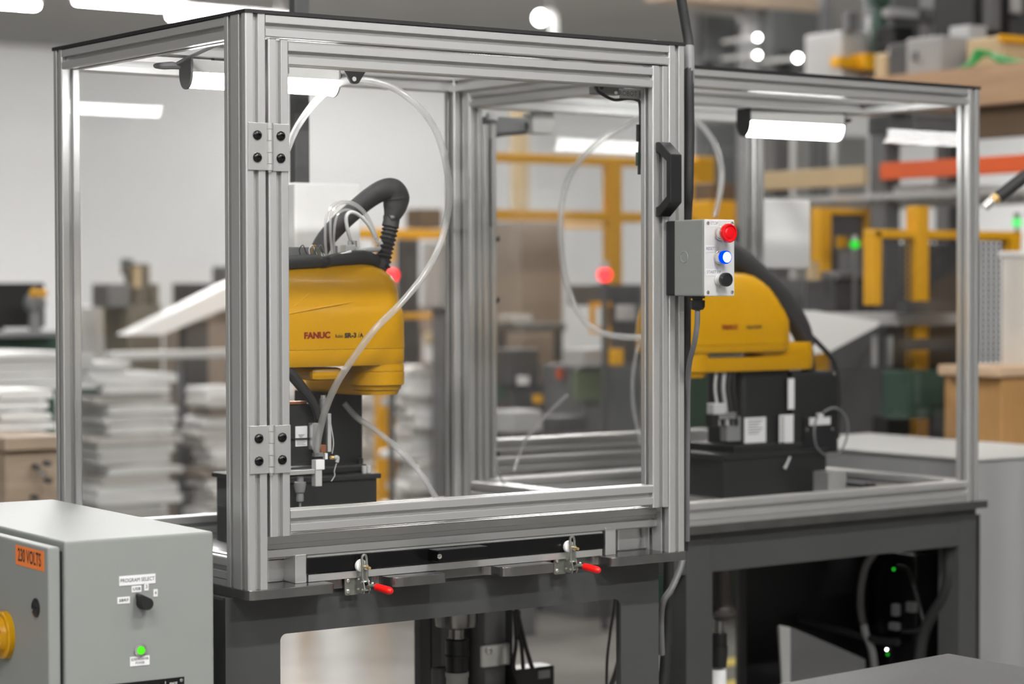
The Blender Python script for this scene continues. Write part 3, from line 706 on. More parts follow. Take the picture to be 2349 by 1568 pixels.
text('i', .0185, INK, arm, (xx(819.5,768,RY-.0665), RY-.0674, zz(768,822,RY-.0665)), (1,0,.012), (0,0,1), 'model_lettering', 'LEFT', sx=1.0, shear=.3)
text('A', .0130, INK, arm, (xx(825,768,RY-.0665), RY-.0674, zz(769,829,RY-.0665)), (1,0,.012), (0,0,1), 'model_lettering', 'LEFT', sx=1.0, bold=.0006)
c = Vector((xx(893,837,RY-.045), RY-.045, zz(837,893,RY-.045)))
m = MB(); m.box(c.x-.0095,c.y-.012,c.z-.0035,c.x+.0095,c.y-.009,c.z+.0035); m.build('caution_sticker', LABELW, low)
# column and base
cxr = at(808, 960, y=.66).x
m = MB(); m.loft([fillet_poly([(cxr-.125,.60,.02),(cxr,.60,.02),(cxr,.73,.02),(cxr-.125,.73,.02)])], cap=False) if False else m.prism(fillet_poly([(cxr-.125,.60,.022),(cxr,.60,.022),(cxr,.73,.02),(cxr-.125,.73,.02)]), 'z', at(808,1066,y=.62).z, zz(900))
m.build('column', BLACK_M, rb, 0, True)
zf, zb_ = at(850,1084,y=.55).z, at(850,1064,y=.55).z
MB().box(at(640,1075,y=.57).x, .57, zf, at(843,1075,y=.57).x, .78, zb_).build('column_flange', BLACK_M, rb, .006)
xr_ = at(875,1090,y=.53).x
MB().box(xr_-.30, .53, zf-.012, xr_, .80, zf).build('base_cap', BLACK_M, rb, .003)
MB().box(xr_-.292, .537, ZT+.004, xr_-.008, .79, zf-.012).build('base_pedestal', BLACK_M, rb, .003)
for px, py, h, r_ in ((829,1056,.018,.007),):
    p = at(px,1066,y=.58); MB().cyl((p.x,.585,zb_), (p.x,.585,zb_+.012), r_, n=16).build('flange_bolt', BLACK, rb, smooth=True)
for px in (838, 848):
    p = at(px,1084,y=.545); MB().cyl((p.x,.55,zf), (p.x,.55,zf+.017), .0055, n=14).build('cap_screw', GREYL, rb, smooth=True)
# sleeved cable bundle across the top of the arm, corrugated conduit, big braided loop
P = lambda px, py, y=RY: at(px, py, y=y)
def strand(pts, r, name, mt, n=10, sub=8, par=None): return MB().tube(pts, r, n, sub).build(name, mt, par or rb, smooth=True)
strand([P(590,612,.455),P(640,606,.455),P(672,601,.455),P(720,598,.455),P(742,600,.455)], [.014,.015,.0155,.0150,.0105], 'cable_sleeve', SLEEVE, 14)
strand([P(742,600,.455),P(765,595,.46),P(800,592,.47),P(830,590,.48),P(856,598,.49),P(872,608,.50)], [.0105,.0135,.0165,.0175,.0165,.010], 'cable_sleeve', SLEEVE, 14)
strand([P(738,600,.453),P(744,600,.453),P(752,598,.455)], [.012,.0125,.012], 'tie_wrap', BLACK, 12)
m = MB(); pth = [P(876,612),P(880,590),P(884,570),P(889,550),P(894,530),P(897,512)]
cs = [Vector(p) for p in pth]; dns = []
for i in range(41):
    t_ = i/40*(len(cs)-1); k = min(int(t_), len(cs)-2); dns.append(cs[k].lerp(cs[k+1], t_-k))
m.tube(dns, [.0175+.0028*math.sin(i*1.55) for i in range(41)], 16, 2); m.build('corrugated_conduit', RUBBER, rb, smooth=True)
strand([P(876,600),P(870,612),P(880,622)], [.020,.022,.012], 'conduit_elbow', RUBBER, 14)
strand([P(895,520),P(899,500),P(905,478),P(908,455),P(900,438),P(880,436,.505),P(850,452,.52),P(815,480,.54),P(780,512,.56),P(750,545,.58),P(732,575,.59)], [.020,.0185,.0265,.0320,.0300,.0255,.0235,.0225,.0225,.0225,.022], 'braided_loop', SLEEVE, 18, 10)
strand([P(889,506),P(897,503),P(906,500)], [.0175,.0200,.0175], 'tie_wrap', BLACK, 14)
# board, small wires and valve block behind the sleeve
pbox(MB(), 600, 566, 737, 598, .475, .02).build('circuit_board', GREY, rb, .002)
for k, (x0, c_) in enumerate(((690,RUBBER),(712,WHITE),(718,YEL),(726,DKGREEN),(732,GREY))):
    strand([P(x0,588,.47),P(x0-3,572,.468),P(x0+5,562,.468),P(x0+12,578,.47),P(x0+20,592,.468)], .0011, 'small_wire', c_, 6, 5)
pbox(MB(), 793, 561, 818, 582, .475, .025).build('valve_block', GREYL, rb, .003)
for x0 in (803, 813): MB().cyl(P(x0,566,.485), P(x0,552,.485), .0055, n=14).build('push_fitting', BRIGHT, rb, smooth=True)
pbox(MB(), 766, 563, 775, 582, .475, .01).build('push_fitting', GREY, rb, .002)
# looping clear tubes over the arm
for pts in ([(749,590),(746,545),(748,500),(762,472),(788,461),(815,467),(840,490),(858,525),(868,553)],
            [(762,585),(758,530),(760,492),(775,470),(800,466),(828,482),(850,515),(866,553)],
            [(767,588),(766,540),(772,498),(788,482),(808,484),(835,503),(855,530),(864,556)]):
    strand([P(x,y,.468+.004*i) for i,(x,y) in enumerate(pts)], .0030, 'air_tube', TUBE, 8, 6)
strand([P(806,555,.485),P(798,530,.482),P(794,500,.48),P(803,487,.48),P(822,492,.482),P(845,515,.485),P(860,545,.49)], .0042, 'air_tube', GREYL, 10, 6)
strand([P(868,552,.5),P(874,560,.5),P(872,570,.5),P(855,572,.49),P(835,574,.48),P(815,578,.48)], [.0055,.0075,.006,.0065,.005,.004], 'tube_manifold', GREYL, 10, 6)
strand([P(765,586,.455),P(785,582,.458),P(805,576,.462)], .0028, 'pale_wire', WHITE, 6, 5)
# screwdriving head under the arm's outer end
T = lambda px, py, y=.452: at(px, py, y=y)
def sdb(q, name, mt, y=.452, dep=.03, bev=.0015, par=None): return pbox(MB(), *q, y, dep).build(name, mt, par or rb, bev)
sdv = sdb((632,926,722,1068), 'screwdriver_body', BLACK_M, .470, .075, .004)
sdb((632,921,704,927), 'copper_strip', COPPER, .466, .03, .0008, sdv)
l1 = sdb((678,977,705,1004), 'data_label', LABELW, .4685, .0015, 0, sdv); sdb((678,1006,705,1023), 'data_label', LABELW, .4685, .0015, 0, sdv)
for k in range(4):
    sdb((684+k, 996+k*2, 699-k*2, 997+k*2), 'label_print', INKG, .4682, .0004, 0, sdv); sdb((681, 1010+k*3, 697+(k%2)*4, 1011+k*3), 'label_print', INKG, .4682, .0004, 0, sdv)
strand([T(640,1005,.468),T(690,1006,.466),T(724,1004,.466)], .0016, 'tie_wrap', BLACK, 6, 4, sdv)
strand([T(650,840),T(668,858),T(690,885),T(708,908),T(722,930),T(730,960)], [.012,.013,.012,.010,.009,.008], 'wire_bundle', RUBBER, 10, 6, sdv)
sdb((717,970,733,1031), 'slide_plate', ALU_B, .452, .02, .001, sdv)
sdb((752,948,760,1036), 'slide_rail', GREYL, .478, .008, .001, sdv)
MB().cyl(T(742,950,.46), T(742,914,.46), .0095, .0088, 18).build('air_cylinder', GREY, sdv, smooth=True)
MB().cyl(T(742,914,.46), T(742,906,.46), .0062, n=16).build('cylinder_cap', BRIGHT, sdv, smooth=True)
sdb((736,1020,748,1037), 'copper_block', COPPER, .45, .012, .001, sdv)
sdb((722,1038,742,1047), 'fitting_base', GREY, .445, .012, .001, sdv)
sdb((746,1039,752,1053), 'white_block', WHITE, .445, .01, .001, sdv)
sdb((725,1054,745,1077), 'gripper_block', WHITE, .440, .02, .0015, sdv)
sdb((724,1077,739,1115), 'gripper_jaw', GREYL, .442, .018, .0015, sdv)
sdb((660,1077,724,1088), 'guide_plate', ALU_B, .445, .03, .0015, sdv)
MB().cyl(T(765,1049,.44), T(758,1049,.44), .0042, n=14).build('brass_fitting', BRASS, sdv, smooth=True)
strand([T(766,1049,.44),T(774,1049,.44),T(773,1060,.44)], [.0042,.0048,.004], 'elbow_fitting', GREYL, 10, 5, sdv)
strand([T(762,1040,.445),T(765,1015,.446),T(761,985,.45),T(756,960,.455)], .0012, 'small_wire', GREYL, 6, 6, sdv)
strand([T(772,1062,.44),T(767,1080,.44),T(768,1090,.44),T(760,1103,.442)], .0012, 'small_wire', GREYL, 6, 6, sdv)
m = MB(); p0 = T(688,1092,.46)
dzp = lambda a: (p0.z - T(688,a,.46).z)
m.lathe(p0, (0,0,-1), [(0,.008),(dzp(1104),.008),(dzp(1105),.0135),(dzp(1112),.0135),(dzp(1128),.0105),(dzp(1131),.0075),(dzp(1140),.0085),(dzp(1149),.008),(dzp(1150),.0028),(dzp(1165),.0025)], 20); m.build('bit_nozzle', GREY, sdv, smooth=True)
# the long clear feed hose looping round the arm
hs = [(726,1036,.445),(733,990,.43),(748,935,.40),(775,875,.36),(815,815,.33),(860,755,.31),(915,700,.30),(965,640,.30),(1003,575,.30),(1024,505,.30),(1030,440,.30),(1022,370,.31),(1000,300,.32),(965,250,.33),(920,212,.35),(870,190,.37),(815,183,.39),(770,195,.41),(725,232,.43),(690,278,.44),(668,320,.45),(640,400,.46),(618,500,.47),(600,600,.475)]
m = MB(); m.tube([at(x,y,y=d) for x,y,d in hs], .0078, 14, 8)
solo('feed_hose', m, TUBE, 'clear hose making one big loop around the near robot arm', 'hose', smooth=True)
hs = [(790,925,.56),(820,958,.55),(860,985,.54),(905,1022,.52),(945,1062,.50),(975,1100,.48),(1000,1142,.47),(1012,1165,.46)]
m = MB(); m.tube([at(x,y,y=d) for x,y,d in hs], .0070, 12, 8)
solo('feed_hose', m, TUBE, 'clear hose sloping from behind the near robot column down to the deck', 'hose', smooth=True)

# ------------------------------------------------------------------ LED work lights
def led(px0, px1, pyt, pym, pyb, y, label, plug):
    x0, x1 = at(px0, pym, y=y).x, at(px1, pym, y=y).x
    z2, z1, z0 = at(px1, pyt, y=y).z, at(px1, pym, y=y).z, at(px1, pyb, y=y).z
    t = thing('led_work_light', label, 'lamp', ((x0+x1)/2, y, z0))
    hy = .026
    m = MB(); m.prism([(y-hy,z1),(y-hy,z2-.004),(y-hy+.004,z2),(y+hy-.004,z2),(y+hy,z2-.004),(y+hy,z1)], 'x', x0, x1); m.build('housing', GREYL, t)
    pr_ = [(y+hy*math.cos(a), z1 - (z1-z0)*math.sin(a)) for a in [PI*k/12 for k in range(13)]]
    m = MB(); m.prism(pr_, 'x', x0+.004, x1-.004); m.build('lens', LIGHT_B, t)
    pe = [(y-hy-.001,z2+.001)] + [(y-(hy+.002)*math.cos(a), z1 - (z1-z0+.003)*math.sin(a)) for a in [PI*k/12 for k in range(13)]] + [(y+hy+.001,z2+.001)]
    for a, b in ((x0-.006, x0), (x1, x1+.004)):
        m = MB(); m.prism(pe, 'x', a, b); m.build('end_cap', GREY if plug else BLACK, t, .001)
    ztop = ZT + H - S
    for f in (.2, .8):
        xm = x0 + (x1-x0)*f
        MB().box(xm-.012, y-.008, z2, xm+.012, y+.008, z2+.012).build('mounting_clip', GREYL, t, .001)
    return t, x0, x1, z2, z1
t, x0, x1, z2, z1 = led(430, 764, 158, 186, 220, .45, 'bright LED work light bar inside the near enclosure roof, beside its left post', True)
MB().box(x0+.205, .4238, z1+.008, x0+.236, .4242, z1+.024).build('maker_plate', INKG, t)
m = MB(); m.tube([at(412,153,y=.45), at(395,150,y=.45), at(375,151,y=.45), at(358,151,y=.45), at(353,152,y=.45)], [.006,.0085,.0080,.006,.003], 10, 5); m.build('plug', GREY, t, smooth=True)
m = MB(); m.tube([at(400,150,y=.45), at(425,136,y=.43), at(455,122,y=.40), at(490,106,y=.37), at(520,96,y=.34)], .0042, 8, 6); m.build('power_cable', GREY, t, smooth=True)
m = MB(); m.tube([at(767,172,y=.45), at(776,173,y=.45), at(782,172,y=.45)], [.009,.010,.006], 10, 4); m.build('end_plug', BLACK, t, smooth=True)
# cross beam carrying the light
m = MB(); m.profile('x', S, W-S, .4275, H-S-.0); m.build('cross_beam', ALU, near, world=False)
t, x0, x1, z2, z1 = led(1708, 1923, 262, 290, 322, .85, 'blurred LED work light bar inside the far enclosure roof', False)
m = MB(); m.tube([at(1926,276,y=.85), at(1940,277,y=.85), at(1952,276,y=.85)], [.008,.008,.004], 10, 4); m.build('end_plug', BLACK, t, smooth=True)
m = MB(); m.profile('x', S, W-S, .4275-.03, H-S); m.build('cross_beam', ALU, far, world=False)
# black triangular lug above the near door glass
t = thing('hanging_lug', 'black triangular lug with a hole hanging at the door top edge beside the light bar', 'bracket', at(816,180,y=.33))
m = MB(); a = lambda px, py: (at(px,py,y=.33).x, at(px,py,y=.33).z)
tri = fillet_poly([(*a(788,160),.002),(*a(842,160),.002),(*a(822,192),.010),(*a(809,193),.010)], 5)
m.prism(tri, 'y', .33, .336); m.build('lug_plate', BLACK, t)
p = at(813,181,y=.3285); m = MB(); m.lathe(p, (0,1,0), [(0,.0050),(.0012,.0050)], 16); m.build('lug_hole', GREYL, t)

# ------------------------------------------------------------------ white panels on the black poles behind the enclosures
def hpanel(q, y, pole, label, zt, zb=0.):
    a, b = at(q[0],(q[1]+q[3])/2,y=y), at(q[2],(q[1]+q[3])/2,y=y)
    z1_, z0_ = at((q[0]+q[2])/2,q[1],y=y).z, at((q[0]+q[2])/2,q[3],y=y).z
    t = thing('operator_panel', label, 'panel', ((a.x+b.x)/2, y, 0 if zb == 0 else z0_))
    MB().box(a.x, y, z0_, b.x, y+.045, z1_).build('panel_housing', WHITE, t, .008, seg=3)
    p, p2 = at(pole[0],400,y=y+.05).x, at(pole[1],400,y=y+.05).x
    MB().box(p, y+.046, 0 if zb == 0 else z1_-.12, p2, y+.046+.03, zt).build('pole', pole[2], t, .003)
    if zb == 0: MB().box(p-.05, y-.05, 0, p2+.05, y+.20, .012).build('foot_plate', pole[2], t, .003)
    MB().box(p-.01, y+.04, z1_-.06, p2+.01, y+.05, z1_-.02).build('pole_bracket', BLACK, t, .002)
    return t
hpanel((677,420,828,600), .95, (676,709,DKMACH), 'white operator panel on a dark pole behind the near robot arm', CEIL, 1)
hpanel((1733,457,1860,615), 1.40, (1734,1746,BLACK), 'white operator panel hanging behind the far robot, right of the button box', ZT+H-.05)

# ------------------------------------------------------------------ far robot
QY = .90
q = lambda px, py, y=QY: at(px, py, y=y)
r2 = thing('assembly_robot', 'blurred yellow robot arm on black pedestal inside the far enclosure, with thick black conduit', 'robot', (1.98, 1.0, ZT+.004))
z_ = lambda py: q(1700,py).z
x_ = lambda px: q(px,750).x
m = MB(); m.loft([stadium(x_(l), x_(r), QY, h, z_(py)) for py, l, r, h in ((788,1470,1797,.066),(760,1470,1797,.066),(735,1472,1796,.065),(715,1476,1788,.061),(690,1484,1774,.057),(668,1496,1760,.053),(648,1515,1742,.047),(633,1535,1722,.039),(626,1560,1700,.030))])
a2 = m.build('outer_arm_cover', YEL, r2, 0, True)
m = MB(); m.loft([stadium(x_(1470), x_(1796), QY, .0655, z_(789)), stadium(x_(1470), x_(1796), QY, .0655, z_(800)), stadium(x_(1474), x_(1792), QY, .0620, z_(806))]); m.build('lower_arm_cover', YEL, r2, 0, True)
m = MB(); m.lathe((x_(1760), QY-.02, z_(670)), (.5,-1,.4), [(0,.030),(.004,.029),(.005,.022),(.001,.020)], 24); m.build('round_recess', YEL, a2, smooth=True)
zc_ = z_(749)
text('FANUC', .0175, INKR, a2, (q(1656,749,QY-.066).x, QY-.0675, zc_), (1,0,.02), (0,0,1), 'brand_lettering', 'LEFT', sx=1.0, bold=.0009)
text('Robot SR-3iA', .0125, INK, a2, (q(1712,749,QY-.066).x, QY-.0675, zc_), (1,0,.02), (0,0,1), 'model_lettering', 'LEFT', sx=.82, bold=.0004)
k0 = (q(1590,830).x, QY); k1 = (q(1800,815,QY+.04).x, QY+.02)
m = MB(); m.lathe((k0[0]-.02, k0[1], z_(800)), (0,0,-1), [(0,.060),(z_(800)-z_(848),.060),(z_(800)-z_(852),.052),(z_(800)-z_(861),.048),(z_(800)-z_(862),0)], 32); m.build('elbow_joint', YEL, r2, 0, True)
m = MB(); m.loft([bar2((k0[0]-.02,k0[1]), k1, .056, .066, z_(849)), bar2((k0[0]-.02,k0[1]), k1, .058, .068, z_(845)), bar2((k0[0]-.02,k0[1]), k1, .058, .068, z_(818))]); m.build('inner_arm', YEL, r2, 0, True)
m = MB(); m.loft([bar2((q(1740,800).x,QY), k1, .045, .066, z_(819)), bar2((q(1745,800).x,QY), k1, .052, .068, z_(800)), bar2((q(1755,800).x,QY), k1, .045, .062, z_(786))]); m.build('shoulder_cover', YEL, r2, 0, True)
sk = pbox(MB(), 1770, 836, 1792, 843, QY-.05, .002).build('caution_sticker', LABELW, r2)
yb2 = QY - .03
MB().prism(fillet_poly([(q(1702,900,yb2).x,yb2,.02),(q(1815,900,yb2).x,yb2,.02),(q(1815,900,yb2).x,yb2+.16,.02),(q(1702,900,yb2).x,yb2+.16,.02)]), 'z', z_(1018), z_(848)).build('column', BLACK_M, r2, 0, True)
mc = pbox(MB(), 1818, 852, 1924, 1040, yb2-.01, .16).build('motor_cover', BLACK_M, r2, .008)
pbox(MB(), 1845, 955, 1922, 1030, yb2-.018, .008).build('connector_plate', BLACK, mc, .002)
for px, py in ((1851,985),(1909,983),(1914,858)): MB().lathe(at(px,py,y=yb2-.0185), (0,-1,0), [(0,.005),(.003,.004),(.0031,0)], 12).build('screw', BRIGHT, mc, smooth=True)
pbox(MB(), 1857, 957, 1905, 974, yb2-.0195, .0012).build('white_tape', LABELW, mc); pbox(MB(), 1873, 947, 1889, 962, yb2-.020, .0012).build('white_tape', LABELW, mc)
pbox(MB(), 1708, 957, 1757, 1015, yb2-.0016, .0014).build('data_label', LABELW, r2)
for k in range(6): pbox(MB(), 1716, 963+k*6, 1750-(k%3)*5, 965+k*6, yb2-.0020, .0003).build('label_print', INKG, r2)
pbox(MB(), 1788, 951, 1820, 1022, yb2-.013, .0014).build('data_label', LABELW, r2)
for k in range(7): pbox(MB(), 1791, 957+k*9, 1799, 961+k*9, yb2-.0135, .0003).build('label_print', INKG, r2)
pbox(MB(), 1808, 868, 1822, 938, yb2-.012, .0014).build('data_label', LABELW, r2)
pbox(MB(), 1807, 1025, 1817, 1038, yb2-.014, .004).build('green_tag', GREEN, r2)
pbox(MB(), 1684, 1016, 1872, 1040, yb2-.015, .20).build('column_flange', BLACK_M, r2, .004)
pbox(MB(), 1655, 1035, 1900, 1047, yb2-.03, .28).build('base_cap', BLACK_M, r2, .003)
pbox(MB(), 1661, 1046, 1896, 1150, yb2-.024, .26, ZT+.004).build('base_pedestal', BLACK_M, r2, .003)
s2 = lambda pts, r, name, mt, n=10, sub=7: MB().tube([q(*p) for p in pts], r, n, sub).build(name, mt, r2, smooth=True)
s2([(1640,560),(1670,575),(1700,598),(1740,634),(1778,668),(1812,712),(1836,755),(1850,795)], [.028,.034,.036,.035,.034,.033,.031,.024], 'braided_conduit', SLEEVE, 16, 8)
s2([(1846,785),(1850,805),(1853,822)], [.017,.021,.018], 'conduit_nut', RUBBER, 12)
s2([(1852,822),(1854,840),(1856,858)], [.020,.021,.020], 'conduit_nut', BLACK, 12)
s2([(1860,770),(1885,795),(1908,822),(1920,855),(1925,910),(1924,960),(1920,1005)], .0072, 'cable', RUBBER, 10)
s2([(1876,950,yb2-.03),(1868,985,yb2-.04),(1874,1025,yb2-.04),(1900,1045,yb2-.04),(1928,1035,yb2-.04),(1944,995,yb2-.04),(1940,955,yb2-.04),(1915,935,yb2-.035),(1888,945,yb2-.03)], .0030, 'grey_wire_loop', GREYC, 8)
s2([(1812,1048,yb2-.03),(1806,1062,yb2-.035),(1800,1074,yb2-.035)], [.003,.003,.005], 'hanging_plug', GREYL, 8)
for px, c_, r_ in ((1643,GREYL,.004),(1652,BLACK,.006),(1662,LTMACH,.005),(1672,RUBBER,.006),(1683,BLACK,.007)):
    s2([(px,852,.86),(px-3,890,.86),(px+2,930,.86),(px+6,975,.86)], r_, 'tool_hose', c_, 8)
pbox(MB(), 1637, 925, 1664, 950, .84, .03).build('tool_block', LTMACH, r2, .003)
pbox(MB(), 1650, 945, 1690, 960, .85, .03).build('tool_block', BRIGHT, r2, .003)
pbox(MB(), 1668, 955, 1700, 1012, .86, .03).build('tool_block', GREY, r2, .003)
pbox(MB(), 1634, 950, 1650, 978, .84, .03).build('tool_block', BLACK, r2, .003)
hs = [(1640,497,.80),(1652,440,.80),(1655,390,.80),(1645,345,.80),(1620,300,.80),(1585,268,.82),(1540,252,.84),(1490,262,.86),(1430,290,.88),(1375,325,.90),(1325,375,.92),(1298,425,.92),(1287,490,.92),(1287,560,.92),(1297,635,.92),(1318,700,.90),(1350,745,.88),(1400,768,.86),(1470,774,.85),(1520,772,.84)]
m = MB(); m.tube([at(x,y,y=d) for x,y,d in hs], .0085, 12, 8)
solo('feed_hose', m, TUBE, 'clear hose making one big loop inside the far enclosure', 'hose', smooth=True)
hs = [(1478,770,.85),(1462,800,.85),(1452,860,.85),(1452,920,.85),(1462,980,.85),(1480,1040,.85)]
m = MB(); m.tube([at(x,y,y=d) for x,y,d in hs], .006, 10, 6)
solo('feed_hose', m, TUBE2, 'thin clear hose hanging down at the door stile, below the far loop', 'hose', smooth=True)
hs = [(1302,905,.95),(1280,925,.95),(1255,950,.95),(1230,980,.95),(1208,1005,.95),(1192,1040,.95),(1178,1080,.95)]
m = MB(); m.tube([at(x,y,y=d) for x,y,d in hs], .0055, 10, 6)
solo('feed_hose', m, TUBE2, 'thin clear hose sloping down near the rear corner upright', 'hose', smooth=True)
hs = [(1136,1048,1.1),(1140,1075,1.1),(1150,1100,1.1),(1170,1125,1.1)]
m = MB(); m.tube([at(x,y,y=d) for x,y,d in hs], .0055, 10, 6)
solo('feed_hose', m, TUBE2, 'short clear hose bent at the foot of the rear corner upright', 'hose', smooth=True)
# bits lying on the far deck
pbox(MB(), 1900, 1082, 1941, 1125, .72, .06, ZT+.004).build('x', ALU_B)
bpy.data.objects['x'].name = 'stop_block'; tag(bpy.data.objects['stop_block'], 'aluminium stop block on the deck beside the far robot pedestal', 'block')
t = thing('slide_rod', 'dark slide rod on little black stands along the right side of the far deck', 'rod', at(2050,1120,x=2.30))
A_, B_ = Vector((2.36,.62,ZT+.03)), Vector((2.36,1.05,ZT+.03))
MB().cyl(A_, B_, .006, n=12).build('rod', BLACK, t, smooth=True)
for f in (.12, .85):
    c = A_.lerp(B_, f); MB().box(c.x-.012, c.y-.012, ZT+.004, c.x+.012, c.y+.012, c.z+.010).build('stand', BLACK, t, .002)
t = thing('machine_label', 'small blurred white label on the far enclosure roof rail, right of the light bar', 'label', at(1905,237,x=2.46))
c = at(1905,237,x=2.470)
MB().box(2.4690, c.y-.045, c.z-.011, 2.4702, c.y+.045, c.z+.011).build('label_film', LABELW, t)
text('ROBOT 2', .0155, INKG, t, (2.4686, c.y, c.z), (0,-1,0), (0,0,1), sx=.98)
# ------------------------------------------------------------------ everything further off
def bg(name, label, cat, parts, group=None, solo_ok=False):
    """parts: (part name, (px0,py0,px1,py1), distance, depth, material, foot) ; foot 'f' stands on the floor, a number is its z"""
    built = []
    root = None
    for pn, r, d, dep, mt, *foot in parts:
        m = MB(); z0 = None
        if foot and foot[0] == 'f': z0 = 0.
        elif foot and foot[0] is not None: z0 = foot[0]
        p0_, dep = side_fit(r[0], r[2], d, dep)
        r = (p0_, *r[1:])
        Y = at((r[0]+r[2])/2, (r[1]+r[3])/2, d=d).y
        pbox(m, *r, Y, dep, z0)
        if root is None:
            vs = [v.co for v in m.bm.verts]
            zmin = 0. if any(len(p) > 5 and p[5] == 'f' for p in parts) else min(v.z for v in vs)
            root = thing(name, label, cat, (sum(v.x for v in vs)/8, Y, zmin), 0, group)
        built.append(m.build(pn, mt, root, .008 if dep > .05 else 0))
    return root
def lampball(name, label, px, py, r, d, mt, pole=None, pm=None):
    c = at(px, py, d=d); rr = r/FPX*d
    t = thing(name, label, 'lamp', (c.x, c.y, 0 if pole == 'f' else c.z-rr))
    MB().ball(c, rr, 16, 10).build('lens', mt, t, smooth=True)
    if pole == 'f':
        MB().cyl((c.x,c.y,0), (c.x,c.y,c.z-rr*.8), rr*.45, n=12).build('pole', pm or GREY, t, smooth=True)
        MB().cyl((c.x,c.y,c.z+rr*.7), (c.x,c.y,c.z+rr*1.8), rr*.6, n=12).build('cap', GREYL, t, smooth=True)
    elif pole == 'c':
        MB().cyl((c.x,c.y,c.z+rr*.8), (c.x,c.y,CEIL), rr*.15, n=8).build('cord', GREY, t)
    return t
# --- left: work benches with monitor, crate, paper stacks
bench = bg('work_bench', 'dark green work bench behind the left glass, with the black monitor on it', 'bench', [
    ('bench_top', (-160,760,135,774), 9.4, .8, MDMACH), ('apron', (-160,774,135,835), 9.45, .04, DKGREEN), ('drawer_unit', (20,836,90,1000), 9.5, .6, MDMACH, 'f'), ('leg', (-150,835,-120,900), 9.5, .06, DKGREEN, 'f')])
bz_ = at(0,760,d=9.4).z
bg('monitor', 'large black monitor at the left edge of the picture', 'monitor', [('screen', (-120,648,104,752), 9.6, .06, BLACK_M), ('stand', (-30,752,10,764), 9.62, .2, BLACK, bz_)])
c = at(80,695,d=9.5); r_ = 9.5/FPX
t = thing('gripper_head', 'small grey gripper head with two yellow knobs beside the black monitor', 'tool', (c.x, c.y, bz_))
MB().ball(c, 26*r_, 16, 10).build('body', MDMACH, t, smooth=True)
MB().cyl((c.x,c.y,bz_), c, 14*r_, n=12).build('stem', GREY, t)
for px in (78, 98): MB().ball(at(px,672,d=9.4), 11*r_, 14, 8).build('knob', YEL, t, smooth=True)
crate = bg('wooden_crate', 'pale wooden crate with dark bolt heads at the left picture edge', 'crate', [
    ('lid', (-90,1000,150,1032), 7.6, .9, WOODC), ('side_board', (-84,1033,146,1110), 7.64, .86, WOODC, 'f')])
for px, py in ((86,1071),(112,1063),(115,1102),(83,1141)):
    p = at(px,py,d=7.58); MB().cyl(p, p+Vector((0,.03,0)), .010, n=12).build('bolt', DKMACH, crate)
p = at(98,1085,d=7.58); MB().cyl(p, p+Vector((0,.03,0)), .013, n=12).build('washer', BRIGHT, crate)
lz = at(0,1000,d=7.6).z
crnd = random.Random(3)
def stack(px0, px1, ytop, z0, d, th, label, group, mt=(PAPER,), dep=.6, jit=.04, steps=0, Y=None):
    """a pile of separate bundles, each a thing of its own"""
    px0, dep = side_fit(px0, px1, d, dep, .33); jit *= .7
    Y = at((px0+px1)/2, ytop, d=d).y if Y is None else Y
    a, b = at(px0,ytop,y=Y).x, at(px1,ytop,y=Y).x; zt = at((px0+px1)/2,ytop,y=Y).z
    n = max(1, int(round((zt-z0)/th))); h = (zt-z0)/n
    for k in range(n):
        j0, j1, jy = (crnd.uniform(-1,1)*jit for _ in range(3))
        cut = max(0, k-(n-1-steps))*.10*(b-a) if steps else 0
        x0, x1, y0 = a+j0, b+j1-cut, Y+jy
        m = MB(); zz0, zz1 = z0+k*h+.001, z0+(k+1)*h-.001
        sag = crnd.uniform(.0, .35)*h
        m.prism(fillet_poly([(x0,zz0,h*.25),(x1,zz0+0,h*.25),(x1,zz1-sag,h*.45),((x0+x1)/2,zz1,0),(x0,zz1-sag*.6,h*.45)],4), 'y', y0, y0+dep)
        solo('paper_bundle', m, mt[k % len(mt)], label, 'bundle', group)
    return zt, Y
def pallet(px0, px1, d, dep, label):
    px0, dep = side_fit(px0, px1, d, dep, .33)
    Y = at((px0+px1)/2, 1200, d=d).y; a, b = at(px0,1200,y=Y).x, at(px1,1200,y=Y).x
    t = thing('wooden_pallet', label, 'pallet', ((a+b)/2, Y, 0))
    for k in range(5): MB().box(a, Y-.05+k*(dep+.1)/5, .10, b, Y-.05+k*(dep+.1)/5+dep/6, .125).build('deck_board', WOODC, t)
    for f in (.02,.5,.98):
        x = a+(b-a)*f; MB().box(x-.04, Y-.04, 0, x+.04, Y+dep, .10).build('stringer', WOODC, t)
stack(-70, 124, 893, lz, 7.9, .034, 'white paper bundle in the low sagging pile on the wooden crate', 'bundles on the wooden crate', jit=.03, dep=.6)
stack(-120, 205, 806, at(0,895,d=8.9).z, 8.9, .032, 'white paper bundle on the sheet table behind the crate', 'bundles on the sheet table', jit=.06, dep=.5)
z8 = at(0,895,d=8.9).z
bg('sheet_table', 'dark green edged table carrying white bundles behind the crate', 'table', [('table_top', (-140,894,228,902), 8.9, .6, DKGREEN), ('leg', (100,902,128,1000), 8.95, .08, DKGREEN, 'f'), ('leg', (-135,902,-110,1000), 8.95, .08, DKGREEN, 'f')])
pallet(150, 410, 10., .8, 'pale pallet under the tall white stack behind the left glass')
zs, Ys = stack(150, 405, 856, .126, 10., .044, 'white paper bundle in the tallest wide stack behind the left glass', 'bundles in the wide left stack', (PAPER,PAPER,PAPER2,PAPER), jit=.05)
stack(160, 290, 828, zs, 10., .026, 'white paper bundle on top of the tallest wide stack behind the left glass', 'bundles on top of the wide left stack', jit=.03, dep=.4, Y=Ys+.06)
pallet(428, 575, 10.2, .6, 'pale pallet under the beige and white stack beside the near front post')
